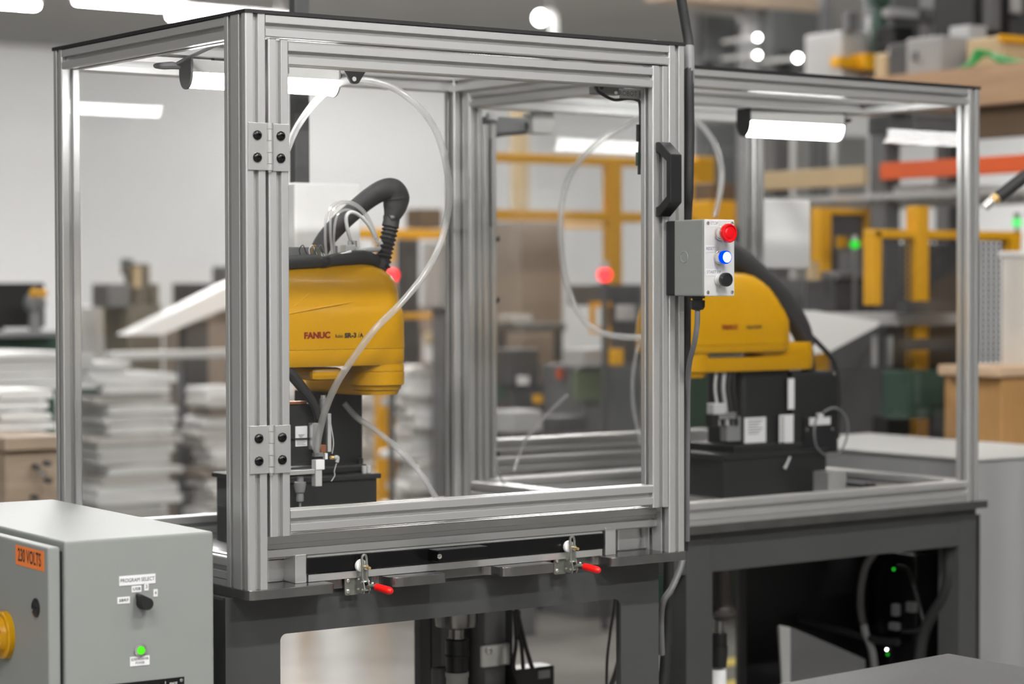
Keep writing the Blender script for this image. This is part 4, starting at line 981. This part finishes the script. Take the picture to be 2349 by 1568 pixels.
stack(428, 575, 886, .126, 10.2, .046, 'white and beige bundle in the narrow stack behind the near front post', 'bundles in the narrow stack', (PAPER,PAPER2,PAPER2,PAPER,CARD,PAPER2), jit=.05)
pallet(796, 884, 11.3, .6, 'pale pallet under the low stack behind the near robot column')
stack(808, 872, 905, .126, 11.3, .05, 'white bundle in the low stack right behind the near robot column', 'bundles behind the robot column', (PAPER2,PAPER), jit=.05)
pallet(800, 1040, 10.6, .8, 'pale pallet under the white stack right of the near robot')
stack(888, 1034, 838, .126, 10.4, .047, 'white paper bundle in the stack right of the near robot', 'bundles right of the near robot', (PAPER,PAPER2,PAPER), jit=.07)
m_ = bg('packing_machine', 'olive grey packing machine with yellowish head behind the left glass', 'machine', [
    ('body', (238,700,372,790), 11.2, .8, OLIVE, 'f'), ('head', (285,604,345,700), 11.25, .4, OLIVE), ('motor', (210,650,300,705), 11.15, .4, MDMACH), ('yellow_guard', (302,612,322,660), 11.2, .1, WOODTAN), ('shroud', (276,592,308,630), 11.3, .3, MDMACH), ('sloping_arm', (340,650,366,702), 11.25, .3, OLIVE)])
bg('drawer_cabinet', 'cream drawer cabinet behind the left glass', 'cabinet', [('body', (150,702,242,800), 11.6, .6, GREYL, 'f'), ('drawer', (158,712,238,728), 11.58, .02, PAPER2), ('drawer', (158,738,238,754), 11.58, .02, PAPER2), ('side_trim', (236,704,252,770), 11.55, .1, WOODTAN)])
def chute(label, pts, d, dep, legpx):
    Y = at(pts[0][0], pts[0][1], d=d).y
    t = thing('sheet_chute', label, 'chute', (at(legpx[0], pts[0][1], y=Y).x, Y, 0))
    m = MB(); m.prism([(at(x,y,y=Y).x, at(x,y,y=Y).z) for x, y in pts], 'y', Y, Y+dep); m.build('chute_board', WHITE, t)
    x0, x1 = at(legpx[0],760,y=Y).x, at(legpx[1],760,y=Y).x
    MB().box(x0, Y+.02, 0, x1, Y+dep-.02, at(legpx[0],legpx[2],y=Y).z).build('stand', DKMACH, t)
    return t
chute('white sloping sheet chute behind the left glass, rising to the right', [(292,768),(372,768),(600,672),(600,622),(520,655)], 10.62, .12, (432,482,735))
bg('steel_bench', 'narrow steel bench rail under the white chute', 'bench', [('bench_top', (236,804,560,822), 10.3, .1, GREYL), ('leg', (520,822,545,900), 10.32, .05, MDMACH, 'f'), ('leg', (404,822,418,900), 10.32, .05, MDMACH, 'f')])
bg('dark_machine', 'dark machine block between the white chute and the near front post', 'machine', [('body', (392,648,640,706), 11.7, .5, DKMACH), ('base', (372,712,640,806), 11.75, .5, CARD, 'f'), ('upper_block', (486,610,560,650), 11.8, .3, MDMACH)])
# --- middle: safety fence, boxes, machinery seen through the near door
def fence(label, d, segs, kind='safety_fence', mt=YELF, mesh=None):
    t = None
    for i, (pn, r) in enumerate(segs):
        m = MB(); Y = at(1200, 600, d=d).y if False else at((segs[0][1][0]+segs[0][1][2])/2, 500, d=d).y
        foot = None
        if pn == 'post': foot = 0.
        pbox(m, *r, Y + (0 if pn == 'post' else .005), .06, foot)
        if t is None: t = thing(kind, label, 'fence', (at(r[0],500,y=Y).x, Y, 0))
        m.build(pn, mt, t, .006)
    if mesh:
        px0, py0, px1, py1, nx, nz = mesh
        m = MB(); Y += .03
        a, b = at(px0,py0,y=Y), at(px1,py1,y=Y)
        for k in range(nx+1): x = a.x+(b.x-a.x)*k/nx; m.box(x-.004, Y, b.z, x+.004, Y+.006, a.z)
        for k in range(nz+1): z = b.z+(a.z-b.z)*k/nz; m.box(a.x, Y+.006, z-.004, b.x, Y+.012, z+.004)
        m.build('wire_mesh', DKMACH, t)
    return t
fence('yellow safety fence with high top rail seen through the near door glass', 10.5, [('post', (1400,360,1428,640)), ('post', (1095,484,1118,640)), ('post', (1600,360,1640,640)), ('rail', (1060,357,1640,378)), ('rail', (1060,484,1640,508))])
fence('yellow safety fence behind the near robot, left of the rear corner upright', 10.8, [('post', (872,526,908,640)), ('post', (690,526,715,640)), ('rail', (690,524,1040,547)), ('rail', (690,720,1040,732))])
fence('orange brown safety fence post pair behind the cardboard box', 12.2, [('post', (1256,512,1284,640)), ('rail', (1150,512,1400,522)), ('post', (1150,512,1166,640))], mt=ORBEAM if False else YELF)
bg('cardboard_box', 'tall taupe cardboard box seen through the near door, left of the fence post', 'box', [('carton', (1128,520,1292,742), 11., .8, CARD, 'f'), ('flap', (1128,508,1292,520), 11.02, .3, CARD)])
bg('wall_column', 'tan wrapped column against the white wall, seen through the near door', 'column', [('column', (1170,230,1214,500), 15., .3, WOODTAN, 'f')])
bg('control_cabinet', 'grey wall cabinet with pale frame right of the near robot', 'cabinet', [('body', (968,556,1075,706), 10.2, .25, CAB2), ('door', (974,562,1070,700), 10.19, .02, GREYL), ('pedestal', (990,706,1050,800), 10.25, .2, MDMACH, 'f')])
bg('dark_column', 'dark grey machine column behind the near robot, beside the grey cabinet', 'column', [('column', (908,548,962,700), 11.2, .3, DKMACH, 'f'), ('cap_block', (930,478,1015,524), 11.4, .3, WOODD, None)])
bg('hopper_machine', 'mixed grey hopper machine behind the near robot, above the paper stack', 'machine', [('body', (880,700,1040,800), 12.4, .5, CARD, 'f'), ('guard', (915,745,965,815), 12.2, .1, DKMACH), ('hopper', (968,772,1024,832), 12.1, .3, PAPER), ('yellow_cap', (972,764,1020,790), 12.08, .1, WOODTAN)])
lampball('warning_lamp', 'glowing red lamp behind the near robot shoulder', 897, 631, 17, 10., REDE, 'f', DKMACH)
lampball('warning_lamp', 'glowing red lamp seen through the near door beside the yellow post', 1387, 630, 17, 9.5, REDE, 'f', DKMACH)
mm = bg('press_machine', 'dark grey press machine with yellow bracket seen through the near door', 'machine', [
    ('body', (1300,652,1476,700), 10., .6, DKMACH), ('column', (1396,700,1476,800), 10.02, .5, DKMACH, 'f'), ('table_plate', (1290,800,1400,836), 9.7, .5, LTMACH), ('bracket', (1352,692,1366,765), 9.6, .06, YELF), ('bracket', (1366,692,1402,704), 9.6, .06, YELF), ('bracket', (1366,750,1402,765), 9.6, .06, YELF), ('cover', (1410,700,1460,735), 9.7, .1, LTMACH), ('motor', (1388,800,1432,838), 9.5, .2, YELF), ('base', (1240,836,1476,960), 9.9, .6, MDMACH, 'f'), ('green_guard', (1312,848,1398,918), 9.8, .03, mat('green_acrylic', (.16,.20,.13), .3)), ('lower_tank', (1226,955,1350,990), 9.5, .3, DKMACH)])
bg('folded_stack_table', 'low table with folded pale sheets in front of the cardboard box', 'table', [('table_top', (1126,742,1300,760), 10.4, .5, MDMACH), ('folded_sheets', (1140,722,1222,742), 10.42, .4, PAPER2), ('leg', (1140,760,1160,800), 10.45, .05, DKMACH, 'f'), ('leg', (1270,760,1290,800), 10.45, .05, DKMACH, 'f')])
bg('motor_assembly', 'dark motor assembly with a shiny cap behind the rear corner upright', 'machine', [('motor', (1122,800,1238,880), 10., .5, DKMACH), ('gearbox', (1130,880,1246,952), 10.05, .5, DKMACH, 'f'), ('shiny_cap', (1186,862,1214,882), 9.9, .05, PAPER), ('yellow_switch', (1222,905,1246,925), 9.9, .05, YELF), ('green_cable_box', (1140,885,1160,915), 9.9, .05, DKGREEN), ('orange_switch', (1276,846,1292,868), 9.9, .05, ORBEAM)])
bg('pale_tray', 'pale grey tray low behind the rear corner upright', 'tray', [('tray', (1122,942,1245,992), 9.3, .5, LTMACH), ('stand', (1140,992,1230,1010), 9.35, .4, MDMACH, 'f')])
# aluminium conveyor running behind the far enclosure
cv = thing('conveyor', 'long aluminium profile conveyor behind the far enclosure, low behind the glass', 'conveyor', (2.0, 1.45, 0))
for k, z0 in enumerate((.86, .912, .962)):
    m = MB(); m.profile('x', 1.60, 2.50, 1.42+k*.05, z0-.012, 1, 1); m.build('side_profile', ALU, cv)
MB().box(1.72, 1.57, .90, 2.48, 1.66, .985).build('belt_bed', CAB2, cv, .004)
for x in (1.66, 2.40):
    MB().box(x, 1.50, 0, x+.045, 1.545, .86).build('leg', ALU, cv)
    MB().box(x+.03, 1.60, 0, x+.075, 1.645, .90).build('leg', ALU, cv)
# --- right: rack, fence, machinery behind the far enclosure
RX = 4.6
def ry(px, py=500): return at(px, py, x=RX).y
def rz(px, py): return at(px, py, x=RX).z
rk = thing('pallet_rack', 'tall pallet rack with wooden top beam and orange shelf beam at the right', 'rack', (RX, 2.6, 0))
y_far, y_mid, y_near = ry(1760), ry(2012), 1.1
for y in (y_mid, y_far): 
    MB().box(RX, y-.045, 0, RX+.09, y+.045, 2.28).build('upright', MDMACH, rk, .006)
    MB().box(RX+1.1, y-.045, 0, RX+1.19, y+.045, 2.28).build('upright', MDMACH, rk, .006)
MB().box(RX, y_near-.09, 0, RX+.09, y_near, 2.1).build('upright', MDMACH, rk, .006)
zt_ = 2.285; ztn = zt_ - .135
MB().box(RX-.06, y_near-.2, ztn, RX-.005, ry(1990), zt_).build('top_beam', WOODB, rk, .004)
MB().box(RX+.0, y_near-.2, ztn-.125, RX+.06, ry(2030), ztn).build('lower_beam', WOODD, rk, .004)
MB().box(RX-.05, y_near-.2, zt_, RX+1.25, ry(1880), zt_+.02).build('shelf_deck', WOODB, rk)
zo_ = rz(2180, 385)
MB().box(RX-.03, y_near-.2, zo_-.035, RX, y_mid-.046, zo_+.035).build('shelf_beam', ORBEAM, rk, .004)
zo_ = rz(1900, 408)
MB().box(RX-.03, y_mid+.05, zo_-.04, RX, y_far, zo_+.04).build('shelf_beam', WOODTAN, rk, .004)
zw = rz(1980, 452)
m = MB()
for k in range(5): m.box(RX-.02+k*.2, y_near, zw-.012, RX-.008+k*.2, y_far, zw+.012)
for k in range(44):
    y = y_near + (y_far-y_near)*k/43; m.box(RX-.02, y-.004, zw-.02, RX+.8, y+.004, zw-.012)
m.build('wire_shelf', LTMACH, rk)
tag(solo('painted_reflection', MB().box(RX+.05, ry(2110), zw+.013, RX+.5, ry(2012), zw+.045), WHITE, 'white slab standing for a lamp reflection on the wire shelf of the rack', 'tray'), 'white slab standing for a lamp reflection on the wire shelf of the rack', 'tray')  # lamp reflection on the shelf put in as a white slab
# clutter on the top deck, each piece its own thing
def deckbox(name, label, cat, r, x, dep, mt, extra=()):
    """stands on the rack deck: x is its distance into the rack, the photo rectangle gives width and top"""
    Y = at((r[0]+r[2])/2, r[1], x=RX+x).y
    a, b = at(r[0],r[3],y=Y).x, at(r[2],r[3],y=Y).x
    t = thing(name, label, cat, ((a+b)/2, Y, zt_+.0205))
    MB().box(a, Y, zt_+.0205, b, Y+dep, at((r[0]+r[2])/2, r[1], y=Y).z).build('body', mt, t, .012)
    for pn, q_, dy, m2 in extra:
        m = MB(); pbox(m, *q_, Y-dy, max(.02, dy-.002) if dy > 0 else .05); m.build(pn, m2, t, .006)
    return t
deckbox('white_machine', 'white boxy machine with yellow arm on the rack deck, left of the green post', 'machine', (1932,72,1992,150), .55, .25, LTMACH, (('yellow_arm', (1924,132,2012,156), .06, YELF), ('yellow_joint', (1985,122,2020,160), .10, YELF), ('round_gauge', (1946,28,1968,72), .04, MDMACH), ('top_valve', (1996,38,2012,74), .03, LTMACH)))
deckbox('green_post', 'thin dark green post standing on the rack deck', 'post', (2018,-40,2036,150), .6, .06, DKGREEN, (('green_crossbar', (2004,-10,2044,12), .05, DKGREEN),))
deckbox('silver_duct', 'silver duct elbow on the rack deck right of the green post', 'duct', (2050,-30,2112,90), .75, .2, MDMACH, (('flange', (2040,20,2110,40), .05, LTMACH), ('dark_motor', (2052,60,2098,112), .12, BLACK_M)))
deckbox('orange_fitting', 'small orange fitting low on the rack deck', 'fitting', (2036,122,2088,150), .35, .08, WOODTAN, (('white_knob', (2050,108,2080,128), .04, LTMACH),))
deckbox('coiled_motor', 'dark coiled motor low in the middle of the rack deck', 'motor', (2096,96,2156,158), .3, .15, DKMACH, (('pale_coil', (2100,118,2130,140), .03, MDMACH), ('pale_coil', (2120,140,2158,152), .03, LTMACH)))
deckbox('grey_case', 'plain grey case on the rack deck', 'case', (2158,84,2262,150), .35, .2, CAB2)
deckbox('pale_gearbox', 'pale grey gearbox behind the grey case on the rack deck', 'gearbox', (2110,-20,2180,84), .95, .25, LTMACH, (('vent', (2120,20,2160,50), .03, MDMACH),))
deckbox('black_blower', 'tall black blower with grey nozzle on the rack deck', 'blower', (2236,-40,2318,84), .7, .25, BLACK_M, (('grey_nozzle', (2270,-20,2296,70), .05, MDMACH), ('white_filter', (2224,58,2264,108), .12, LTMACH)))
deckbox('yellow_case', 'yellow case at the right edge of the rack deck', 'case', (2300,84,2380,120), .4, .2, WOODTAN, (('yellow_lid', (2296,82,2380,98), .02, YELF),))
deckbox('dark_bracket_machine', 'dark bracket machine at the far right edge of the rack deck', 'machine', (2318,-40,2400,80), 1.02, .2, DKMACH, (('white_spout', (2322,-10,2345,30), .05, LTMACH),))
m = MB()
for k in range(5):
    m.tube([at(2205+k*6,156-k*1,x=RX+.12), at(2240,140-k*6,x=RX+.14), at(2265+k*6,118+k*4,x=RX+.16), at(2290,140-k*3,x=RX+.14), at(2349+k*3,142+k*2,x=RX+.1)], .008, 7, 5)
o = solo('green_hose', m, GREEN, 'loose coil of bright green hose over the wooden rack beam', 'hose', smooth=True)
# grey panelled equipment housing, upper middle right
eh = bg('equipment_housing', 'tall grey panelled equipment housing above the far enclosure roof', 'machine', [
    ('panel', (1590,36,1700,420), 13., .1, HOUSG, 'f'), ('panel', (1742,24,1884,420), 13., .1, HOUSG, 'f'), ('pale_column', (1690,10,1742,420), 12.95, .08, CAB2, 'f'), ('corner_post', (1878,-20,1908,420), 12.9, .5, MDMACH, 'f'), ('dark_box', (1786,118,1812,166), 12.85, .1, BLACK_M), ('dark_box', (1604,140,1640,170), 12.85, .1, BLACK_M), ('corner_post', (1590,30,1610,420), 12.95, .3, MDMACH, 'f'), ('crown_beam', (1480,-30,1890,14), 12.8, .2, WOODC)])
for px, py, rr_, w_ in ((1738,86,6,'upper of two small white lamps on the grey equipment housing'),(1738,126,6,'lower of two small white lamps on the grey equipment housing'),(1830,133,8,'single small white lamp at the right part of the grey equipment housing')):
    c = at(px,py,d=12.7); t = thing('small_lamp', w_, 'lamp', (c.x,c.y,c.z))
    MB().ball(c, rr_/FPX*12.7, 14, 10).build('lens', SPARK, t, smooth=True)
    MB().cyl(c+Vector((0,.02,0)), c+Vector((0,.30,0)), .012, n=10).build('mount', GREYL, t)
# gooseneck lamp hanging over the aisle
g = lambda px, py: at(px,py,d=18.)
t = thing('gooseneck_lamp', 'white ball lamp on a bent white pipe above the near enclosure roof', 'lamp', g(1272,150))
MB().ball(g(1240,41), .048, 18, 12).build('bulb', SPARK, t, smooth=True)
MB().tube([g(1244,38),g(1254,31),g(1264,31),g(1270,42),g(1271,80),g(1271,150)], .028, 12, 6).build('bent_pipe', WHITE, t, smooth=True)
c = g(1260,30); MB().cyl(c, (c.x,c.y,CEIL), .007, n=8).build('hanger_rod', GREY, t)
# fences and machinery through the far enclosure
fence('yellow safety fence with wide post behind the white panel, in the far enclosure window', 9.5, [('post', (1882,476,1908,640)), ('rail', (1890,478,2012,492)), ('post', (1992,478,2010,640))], mesh=(1910,494,1992,690,14,12))
fence('yellow safety fence with tall post behind the far enclosure right end', 8.55, [('post', (2104,472,2132,640)), ('gate_post', (2006,528,2024,700)), ('rail', (2006,528,2345,548)), ('post', (2322,540,2344,640))], mesh=(2024,548,2322,900,24,26))
lampball('indicator_lamp', 'glowing green lamp in the fence behind the white panel', 1961, 560, 11, 8.9, GREENE, 'f', MDMACH)
lampball('stack_lamp', 'pale green stack lamp at the right picture edge', 2333, 510, 12, 9.2, GREENE2, 'f', GREYL)
bg('yellow_valve_block', 'small yellow valve block beside the green lamp', 'valve', [('valve', (1918,542,1944,568), 9.4, .06, YEL), ('valve', (1976,546,1992,566), 9.4, .06, YEL), ('stand', (1922,566,1990,700), 9.42, .1, MDMACH, 'f')])
bg('curtain_frame', 'pale strip curtain frame behind the far enclosure, left of the rack upright', 'curtain', [('strip', (1752,310,1790,420), 11.5, .04, LTMACH, 'f'), ('dark_gap', (1790,318,1812,420), 11.6, .04, MDMACH, 'f'), ('strip', (1812,312,1860,420), 11.5, .04, GREYL, 'f'), ('strip', (1872,318,1888,420), 11.5, .04, MDMACH, 'f'), ('strip', (1905,312,1990,420), 11.6, .04, GREYL, 'f')])
bg('machining_center', 'large dark grey machining station behind the far robot', 'machine', [
    ('top_cover', (1880,622,1990,640), 9., .5, MDMACH), ('body', (1846,640,2010,716), 9.05, .6, DKMACH), ('rail', (1840,716,2230,746), 8.42, .06, LTMACH), ('frame', (1900,746,2230,880), 8.75, .5, DKMACH, 'f'), ('green_tank', (2022,850,2165,960), 8.35, .2, DKGREEN), ('dark_tank', (2000,952,2090,1000), 8.5, .2, BLACK_M), ('back_housing', (2014,560,2240,716), 10.6, .6, DKMACH, 'f'), ('pale_post', (2000,770,2014,840), 8.5, .06, LTMACH), ('pale_post', (2030,770,2048,840), 8.5, .06, LTMACH), ('front_bar', (2060,776,2200,802), 8.4, .05, DKMACH), ('front_bar', (2060,690,2200,718), 8.42, .05, DKMACH)])
bg('dark_bin', 'dark machine bin seen left of the white panel, behind the button box', 'bin', [('bin', (1700,640,1846,716), 9.3, .5, MDMACH, 'f'), ('yellow_flap', (1850,600,1878,642), 9.0, .05, WOODTAN)])
chute('white sloping sheet chute behind the far robot conduit', [(1800,712),(1870,712),(2016,736),(2016,746),(1905,806),(1800,822)], 8.0, .10, (1830,1860,800))
bg('shelf_machine', 'brown and grey machinery on the upper rack level, seen under the far enclosure roof', 'machine', [('body', (1990,262,2240,305), 8.1, .3, DKMACH), ('brown_plate', (1990,246,2190,262), 8.05, .1, WOODD), ('stand', (2204,305,2238,420), 8.1, .1, DKMACH, 'f')])
bg('red_machine', 'dark red machinery between the robots, behind the far hose loop', 'machine', [('body', (1500,640,1700,760), 9.8, .5, DKMACH), ('base', (1480,760,1720,900), 9.85, .5, DKGREEN, 'f'), ('amber_cover', (1588,460,1690,520), 9.8, .2, YELF), ('brown_cover', (1590,420,1690,462), 9.9, .2, WOODD), ('post', (1640,520,1700,640), 9.9, .1, DKMACH)])
# grey cabinet right of the far enclosure
t = thing('grey_cabinet', 'plain grey metal cabinet standing right of the far enclosure', 'cabinet', (2.96, .95, 0))
MB().box(2.735, .64, 0, 3.30, 1.63, .941).build('cabinet_body', CAB2, t, .004)
MB().box(2.728, .632, .936, 3.306, 1.636, .9425).build('cabinet_top', GREYL, t, .001)
# wood counter with white bin on it
wc = bg('wood_counter', 'warm slatted wood counter behind the grey cabinet, at the right edge', 'counter', [
    ('counter_top', (2150,838,2480,862), 8.0, .8, WOODT), ('slatted_front', (2166,862,2480,1000), 8.04, .7, WOODR, 'f')])
bg('white_bin', 'tall white bin standing on the wood counter', 'bin', [('bin', (2297,582,2460,838), 8.1, .5, mat('warm_white_plastic', (.80,.76,.70), .45)), ('rim', (2290,576,2464,588), 8.09, .53, WHITE)])
# air nozzle reaching in from the right
t = thing('air_nozzle', 'black air hose with brass tip reaching in at the right picture edge', 'nozzle', (at(2460,340,d=6.4).x, at(2460,340,d=6.4).y, 0))
nz = lambda px, py: at(px,py,d=6.4)
MB().tube([nz(2289,452),nz(2310,436),nz(2349,406),nz(2400,370),nz(2460,335)], .018, 14, 5).build('hose_arm', RUBBER, t, smooth=True)
MB().cyl(nz(2290,451), nz(2278,460), .016, .013, 14).build('brass_collar', BRASS, t, smooth=True)
MB().cyl(nz(2278,460), nz(2259,476), .012, .012, 14).build('tip', BRIGHT, t, smooth=True)
p = nz(2460,335); MB().cyl((p.x,p.y,0), p, .025, n=14).build('stand', DKMACH, t, smooth=True)
# --- front right: laminate table corner
ft = thing('laminate_table', 'speckled grey laminate table corner in the right foreground', 'table', (.6, -1.35, 0))
MB().prism(fillet_poly([(-.15,-2.0,.01),(1.133,-2.0,.01),(1.137,-.786,.006),(-.15,-.935,.01)]), 'z', .690, .72).build('table_top', STONE, ft, .002)
for x, y in ((-.1,-1.95),(1.06,-1.95),(1.06,-.88),(-.1,-1.03)): MB().box(x, y, 0, x+.05, y+.05, .69).build('leg', MDMACH, ft)
# --- under the near table
u = lambda px, py, y: at(px, py, y=y)
t = thing('vacuum_filter', 'black and white vacuum filter hanging under the near table', 'filter', (u(1048,1500,.50).x, .50, u(1048,1620,.50).z))
cx2 = u(1048,1440,.50).x; zq = lambda py: u(1048,py,.50).z
MB().lathe((cx2,.50,.744), (0,0,-1), [(0,.050),(.744-zq(1420),.052),(.744-zq(1434),.050),(.744-zq(1442),.022)], 28).build('flange', STEEL, t, smooth=True)
MB().cyl((cx2,.50,zq(1440)), (cx2,.50,zq(1468)), .019, n=20).build('neck', STEEL, t, smooth=True)
MB().lathe((cx2,.50,zq(1464)), (0,0,-1), [(0,.024),(.002,.028),(zq(1464)-zq(1500),.028),(zq(1464)-zq(1501),.030),(zq(1464)-zq(1504),.030),(zq(1464)-zq(1505),.027),(zq(1464)-zq(1540),.026)], 24).build('filter_body', BLACK, t, smooth=True)
MB().lathe((cx2,.50,zq(1540)), (0,0,-1), [(0,.028),(.012,.028),(.013,.026),(.10,.025),(.11,.015)], 24).build('filter_bowl', GREYL, t, smooth=True)
MB().lathe((u(1010,1540,.56).x,.56,u(1010,1530,.56).z), (0,0,-1), [(0,.020),(.006,.022),(.02,.022),(.14,.02)], 20).build('side_canister', MDMACH, t, smooth=True)
t = thing('valve_stand', 'grey valve stand with steel angle bracket under the near table', 'stand', (u(1137,1500,.75).x, .75, 0))
a, b = u(1112,1480,.75), u(1160,1480,.75)
MB().box(a.x, .75, 0, b.x, .81, .744).build('square_post', MDMACH, t, .003)
MB().box(b.x, .755, 0, u(1176,1480,.755).x, .80, .744).build('black_strip', BLACK_M, t)
MB().box(u(1108,1500,.735).x, .735, u(1140,1527,.735).z, u(1168,1500,.735).x, .748, u(1140,1478,.735).z).build('angle_bracket', ALU_B, t, .003)
x1_ = u(1168,1500,.735).x
MB().box(x1_-.004, .735, u(1140,1527,.735).z, x1_+.002, .86, u(1140,1478,.735).z).build('angle_bracket', ALU_B, t, .001)
p = u(1121,1493,.734); MB().lathe(p, (0,-1,0), [(0,.009),(.004,.008),(.006,.004),(.0061,0)], 16).build('bolt', BRIGHT, t, smooth=True)
for px in (965, 990):
    a = u(px,1480,.70).x; MB().box(a, .70, 0, a+.03, .73, .744).build('side_tube', DKMACH, t, .003)
t = thing('valve_manifold', 'black valve manifold with cables low under the near table', 'valve', (u(1230,1560,.70).x, .70, 0))
MB().box(u(1186,1560,.70).x, .70, u(1230,1600,.70).z, u(1272,1560,.70).x, .76, u(1230,1530,.70).z).build('manifold_body', BLACK, t, .004)
pbox(MB(), 1235, 1537, 1262, 1555, .698, .003).build('grey_plate', GREY, t)
MB().box(u(1200,1580,.71).x, .71, 0, u(1250,1580,.71).x, .75, u(1230,1600,.70).z).build('manifold_post', DKMACH, t)
for pts, r in (([(1184,1395),(1195,1440),(1208,1490),(1222,1535)],.006), ([(1190,1400),(1188,1440),(1196,1480),(1200,1532)],.005), ([(1180,1400),(1184,1470),(1178,1530),(1190,1568)],.005)):
    MB().tube([u(x,y,.705) for x,y in pts], r, 8, 5).build('cable', RUBBER, t, smooth=True)
m = MB(); m.tube([u(1411,1365,.4),u(1408,1400,.4),u(1400,1450,.4),u(1393,1510,.4),u(1391,1580,.4),u(1390,1640,.4),(u(1390,1640,.4).x,.4,.3),(u(1390,1640,.4).x+.01,.4,.004)], .0035, 8, 6)
solo('thin_cable', m, RUBBER, 'thin black cable hanging inside the near table right opening', 'cable', smooth=True)
m = MB(); m.tube([u(1432,1470,.45),u(1424,1500,.45),u(1412,1545,.45),u(1395,1590,.45),u(1385,1640,.45),(u(1380,1640,.45).x,.45,.3),(u(1380,1640,.45).x,.45,.008)], .007, 8, 6)
solo('thin_cable', m, RUBBER, 'thicker black cable leaning against the near table right leg', 'cable', smooth=True)
# --- under the far table
t = thing('vacuum_filter', 'dark mesh vacuum muffler with black fitting under the far table', 'filter', (u(1652,1400,.62).x, .62, u(1652,1620,.62).z))
cx3 = u(1655,1400,.62).x; zq = lambda py: u(1655,py,.62).z
MB().lathe((cx3,.62,.828), (0,0,-1), [(0,.030),(.828-zq(1385),.031),(.828-zq(1394),.034),(.828-zq(1400),.040),(.828-zq(1408),.040),(.828-zq(1411),.030),(.828-zq(1422),.020)], 24).build('muffler', mat('muffler_mesh', (.10,.09,.085), .5, .3, .5, 300), t, smooth=True)
MB().cyl((cx3-.01,.62,zq(1420)), (cx3-.01,.62,zq(1452)), .013, n=16).build('neck', STEEL, t, smooth=True)
MB().lathe((cx3-.012,.62,zq(1450)), (0,0,-1), [(0,.024),(.03,.024),(.032,.026),(.05,.026),(.09,.022)], 20).build('fitting', BLACK, t, smooth=True)
MB().lathe((cx3-.012,.62,zq(1533)), (0,0,-1), [(0,.022),(.10,.022),(.105,.01)], 20).build('filter_bowl', WHITE, t, smooth=True)
t = thing('controller_cabinet', 'open black controller cabinet under the far table, full of cables', 'cabinet', (2.2, 1.0, 0))
xl_ = u(1712,1400,.95).x
MB().box(xl_, .95, .0, 2.62, .98, .80).build('back_panel', TABLE_IN, t)
MB().box(2.60, .50, .0, 2.62, .95, .80).build('side_panel', TABLE_IN, t)
MB().box(2.50, at(2100,1400,x=2.5).y, at(2050,1540,x=2.5).z, 2.598, min(.945, at(1990,1400,x=2.5).y), at(2050,1266,x=2.5).z).build('controller_unit', BLACK_A, t, .006)
for px, py, mt_, r_ in ((2050,1305,GREENE,.0035),(2036,1500,GREENE,.003),(2034,1489,SPARK,.0022)):
    MB().ball(at(px,py,x=2.498), r_, 10, 8).build('status_light', mt_, t, smooth=True)
for q_ in ((2054,1382,2066,1412),(2088,1378,2104,1404),(2048,1425,2066,1445)):
    p, q2 = at(q_[0],q_[1],x=2.498), at(q_[2],q_[3],x=2.498); MB().box(2.480, q2.y, q2.z, 2.499, p.y, p.z).build('pale_plug', MDMACH, t, .002)
def U(px, py):
    p = at(px, py, x=2.47)
    return p if p.y < .90 else at(px, py, y=.90)
for pts, r, mt_ in (([(2005,1268),(1985,1300),(1975,1350),(1975,1400),(1985,1450),(2000,1490),(2006,1530)],.011,GREY), ([(2060,1298),(2082,1305),(2095,1340),(2112,1400),(2118,1430),(2105,1445),(2070,1448)],.005,RUBBER), ([(2176,1250),(2178,1320),(2165,1370),(2140,1410),(2118,1460),(2108,1530)],.017,RUBBER), ([(1826,1418),(1880,1434),(1950,1452),(2010,1468),(2060,1472)],.011,RUBBER)):
    MB().tube([U(x,y) for x,y in pts], r, 10, 6).build('cable', mt_, t, smooth=True)
bgp = thing('bagged_plate', 'grey plate in a clear bag leaning under the far table', 'plate', (u(1900,1520,.72).x, .72, 0.02))
m = MB(); m.prism([(u(x,y,.72).x, u(x,y,.72).z) for x, y in ((1790,1436),(1820,1440),(1900,1474),(1985,1512),(1985,1640),(1806,1640))], 'y', .72, .735); m.build('plate', MDMACH, bgp)
m = MB(); m.prism([(u(x,y,.715).x, u(x,y,.715).z) for x, y in ((1788,1433),(1812,1438),(1812,1640),(1798,1640))], 'y', .713, .719); m.build('bag_edge', GREYL, bgp)
MB().box(u(1806,1640,.72).x, .72, .02, u(1985,1640,.72).x, .735, u(1900,1640,.72).z).build('plate_foot', MDMACH, bgp)
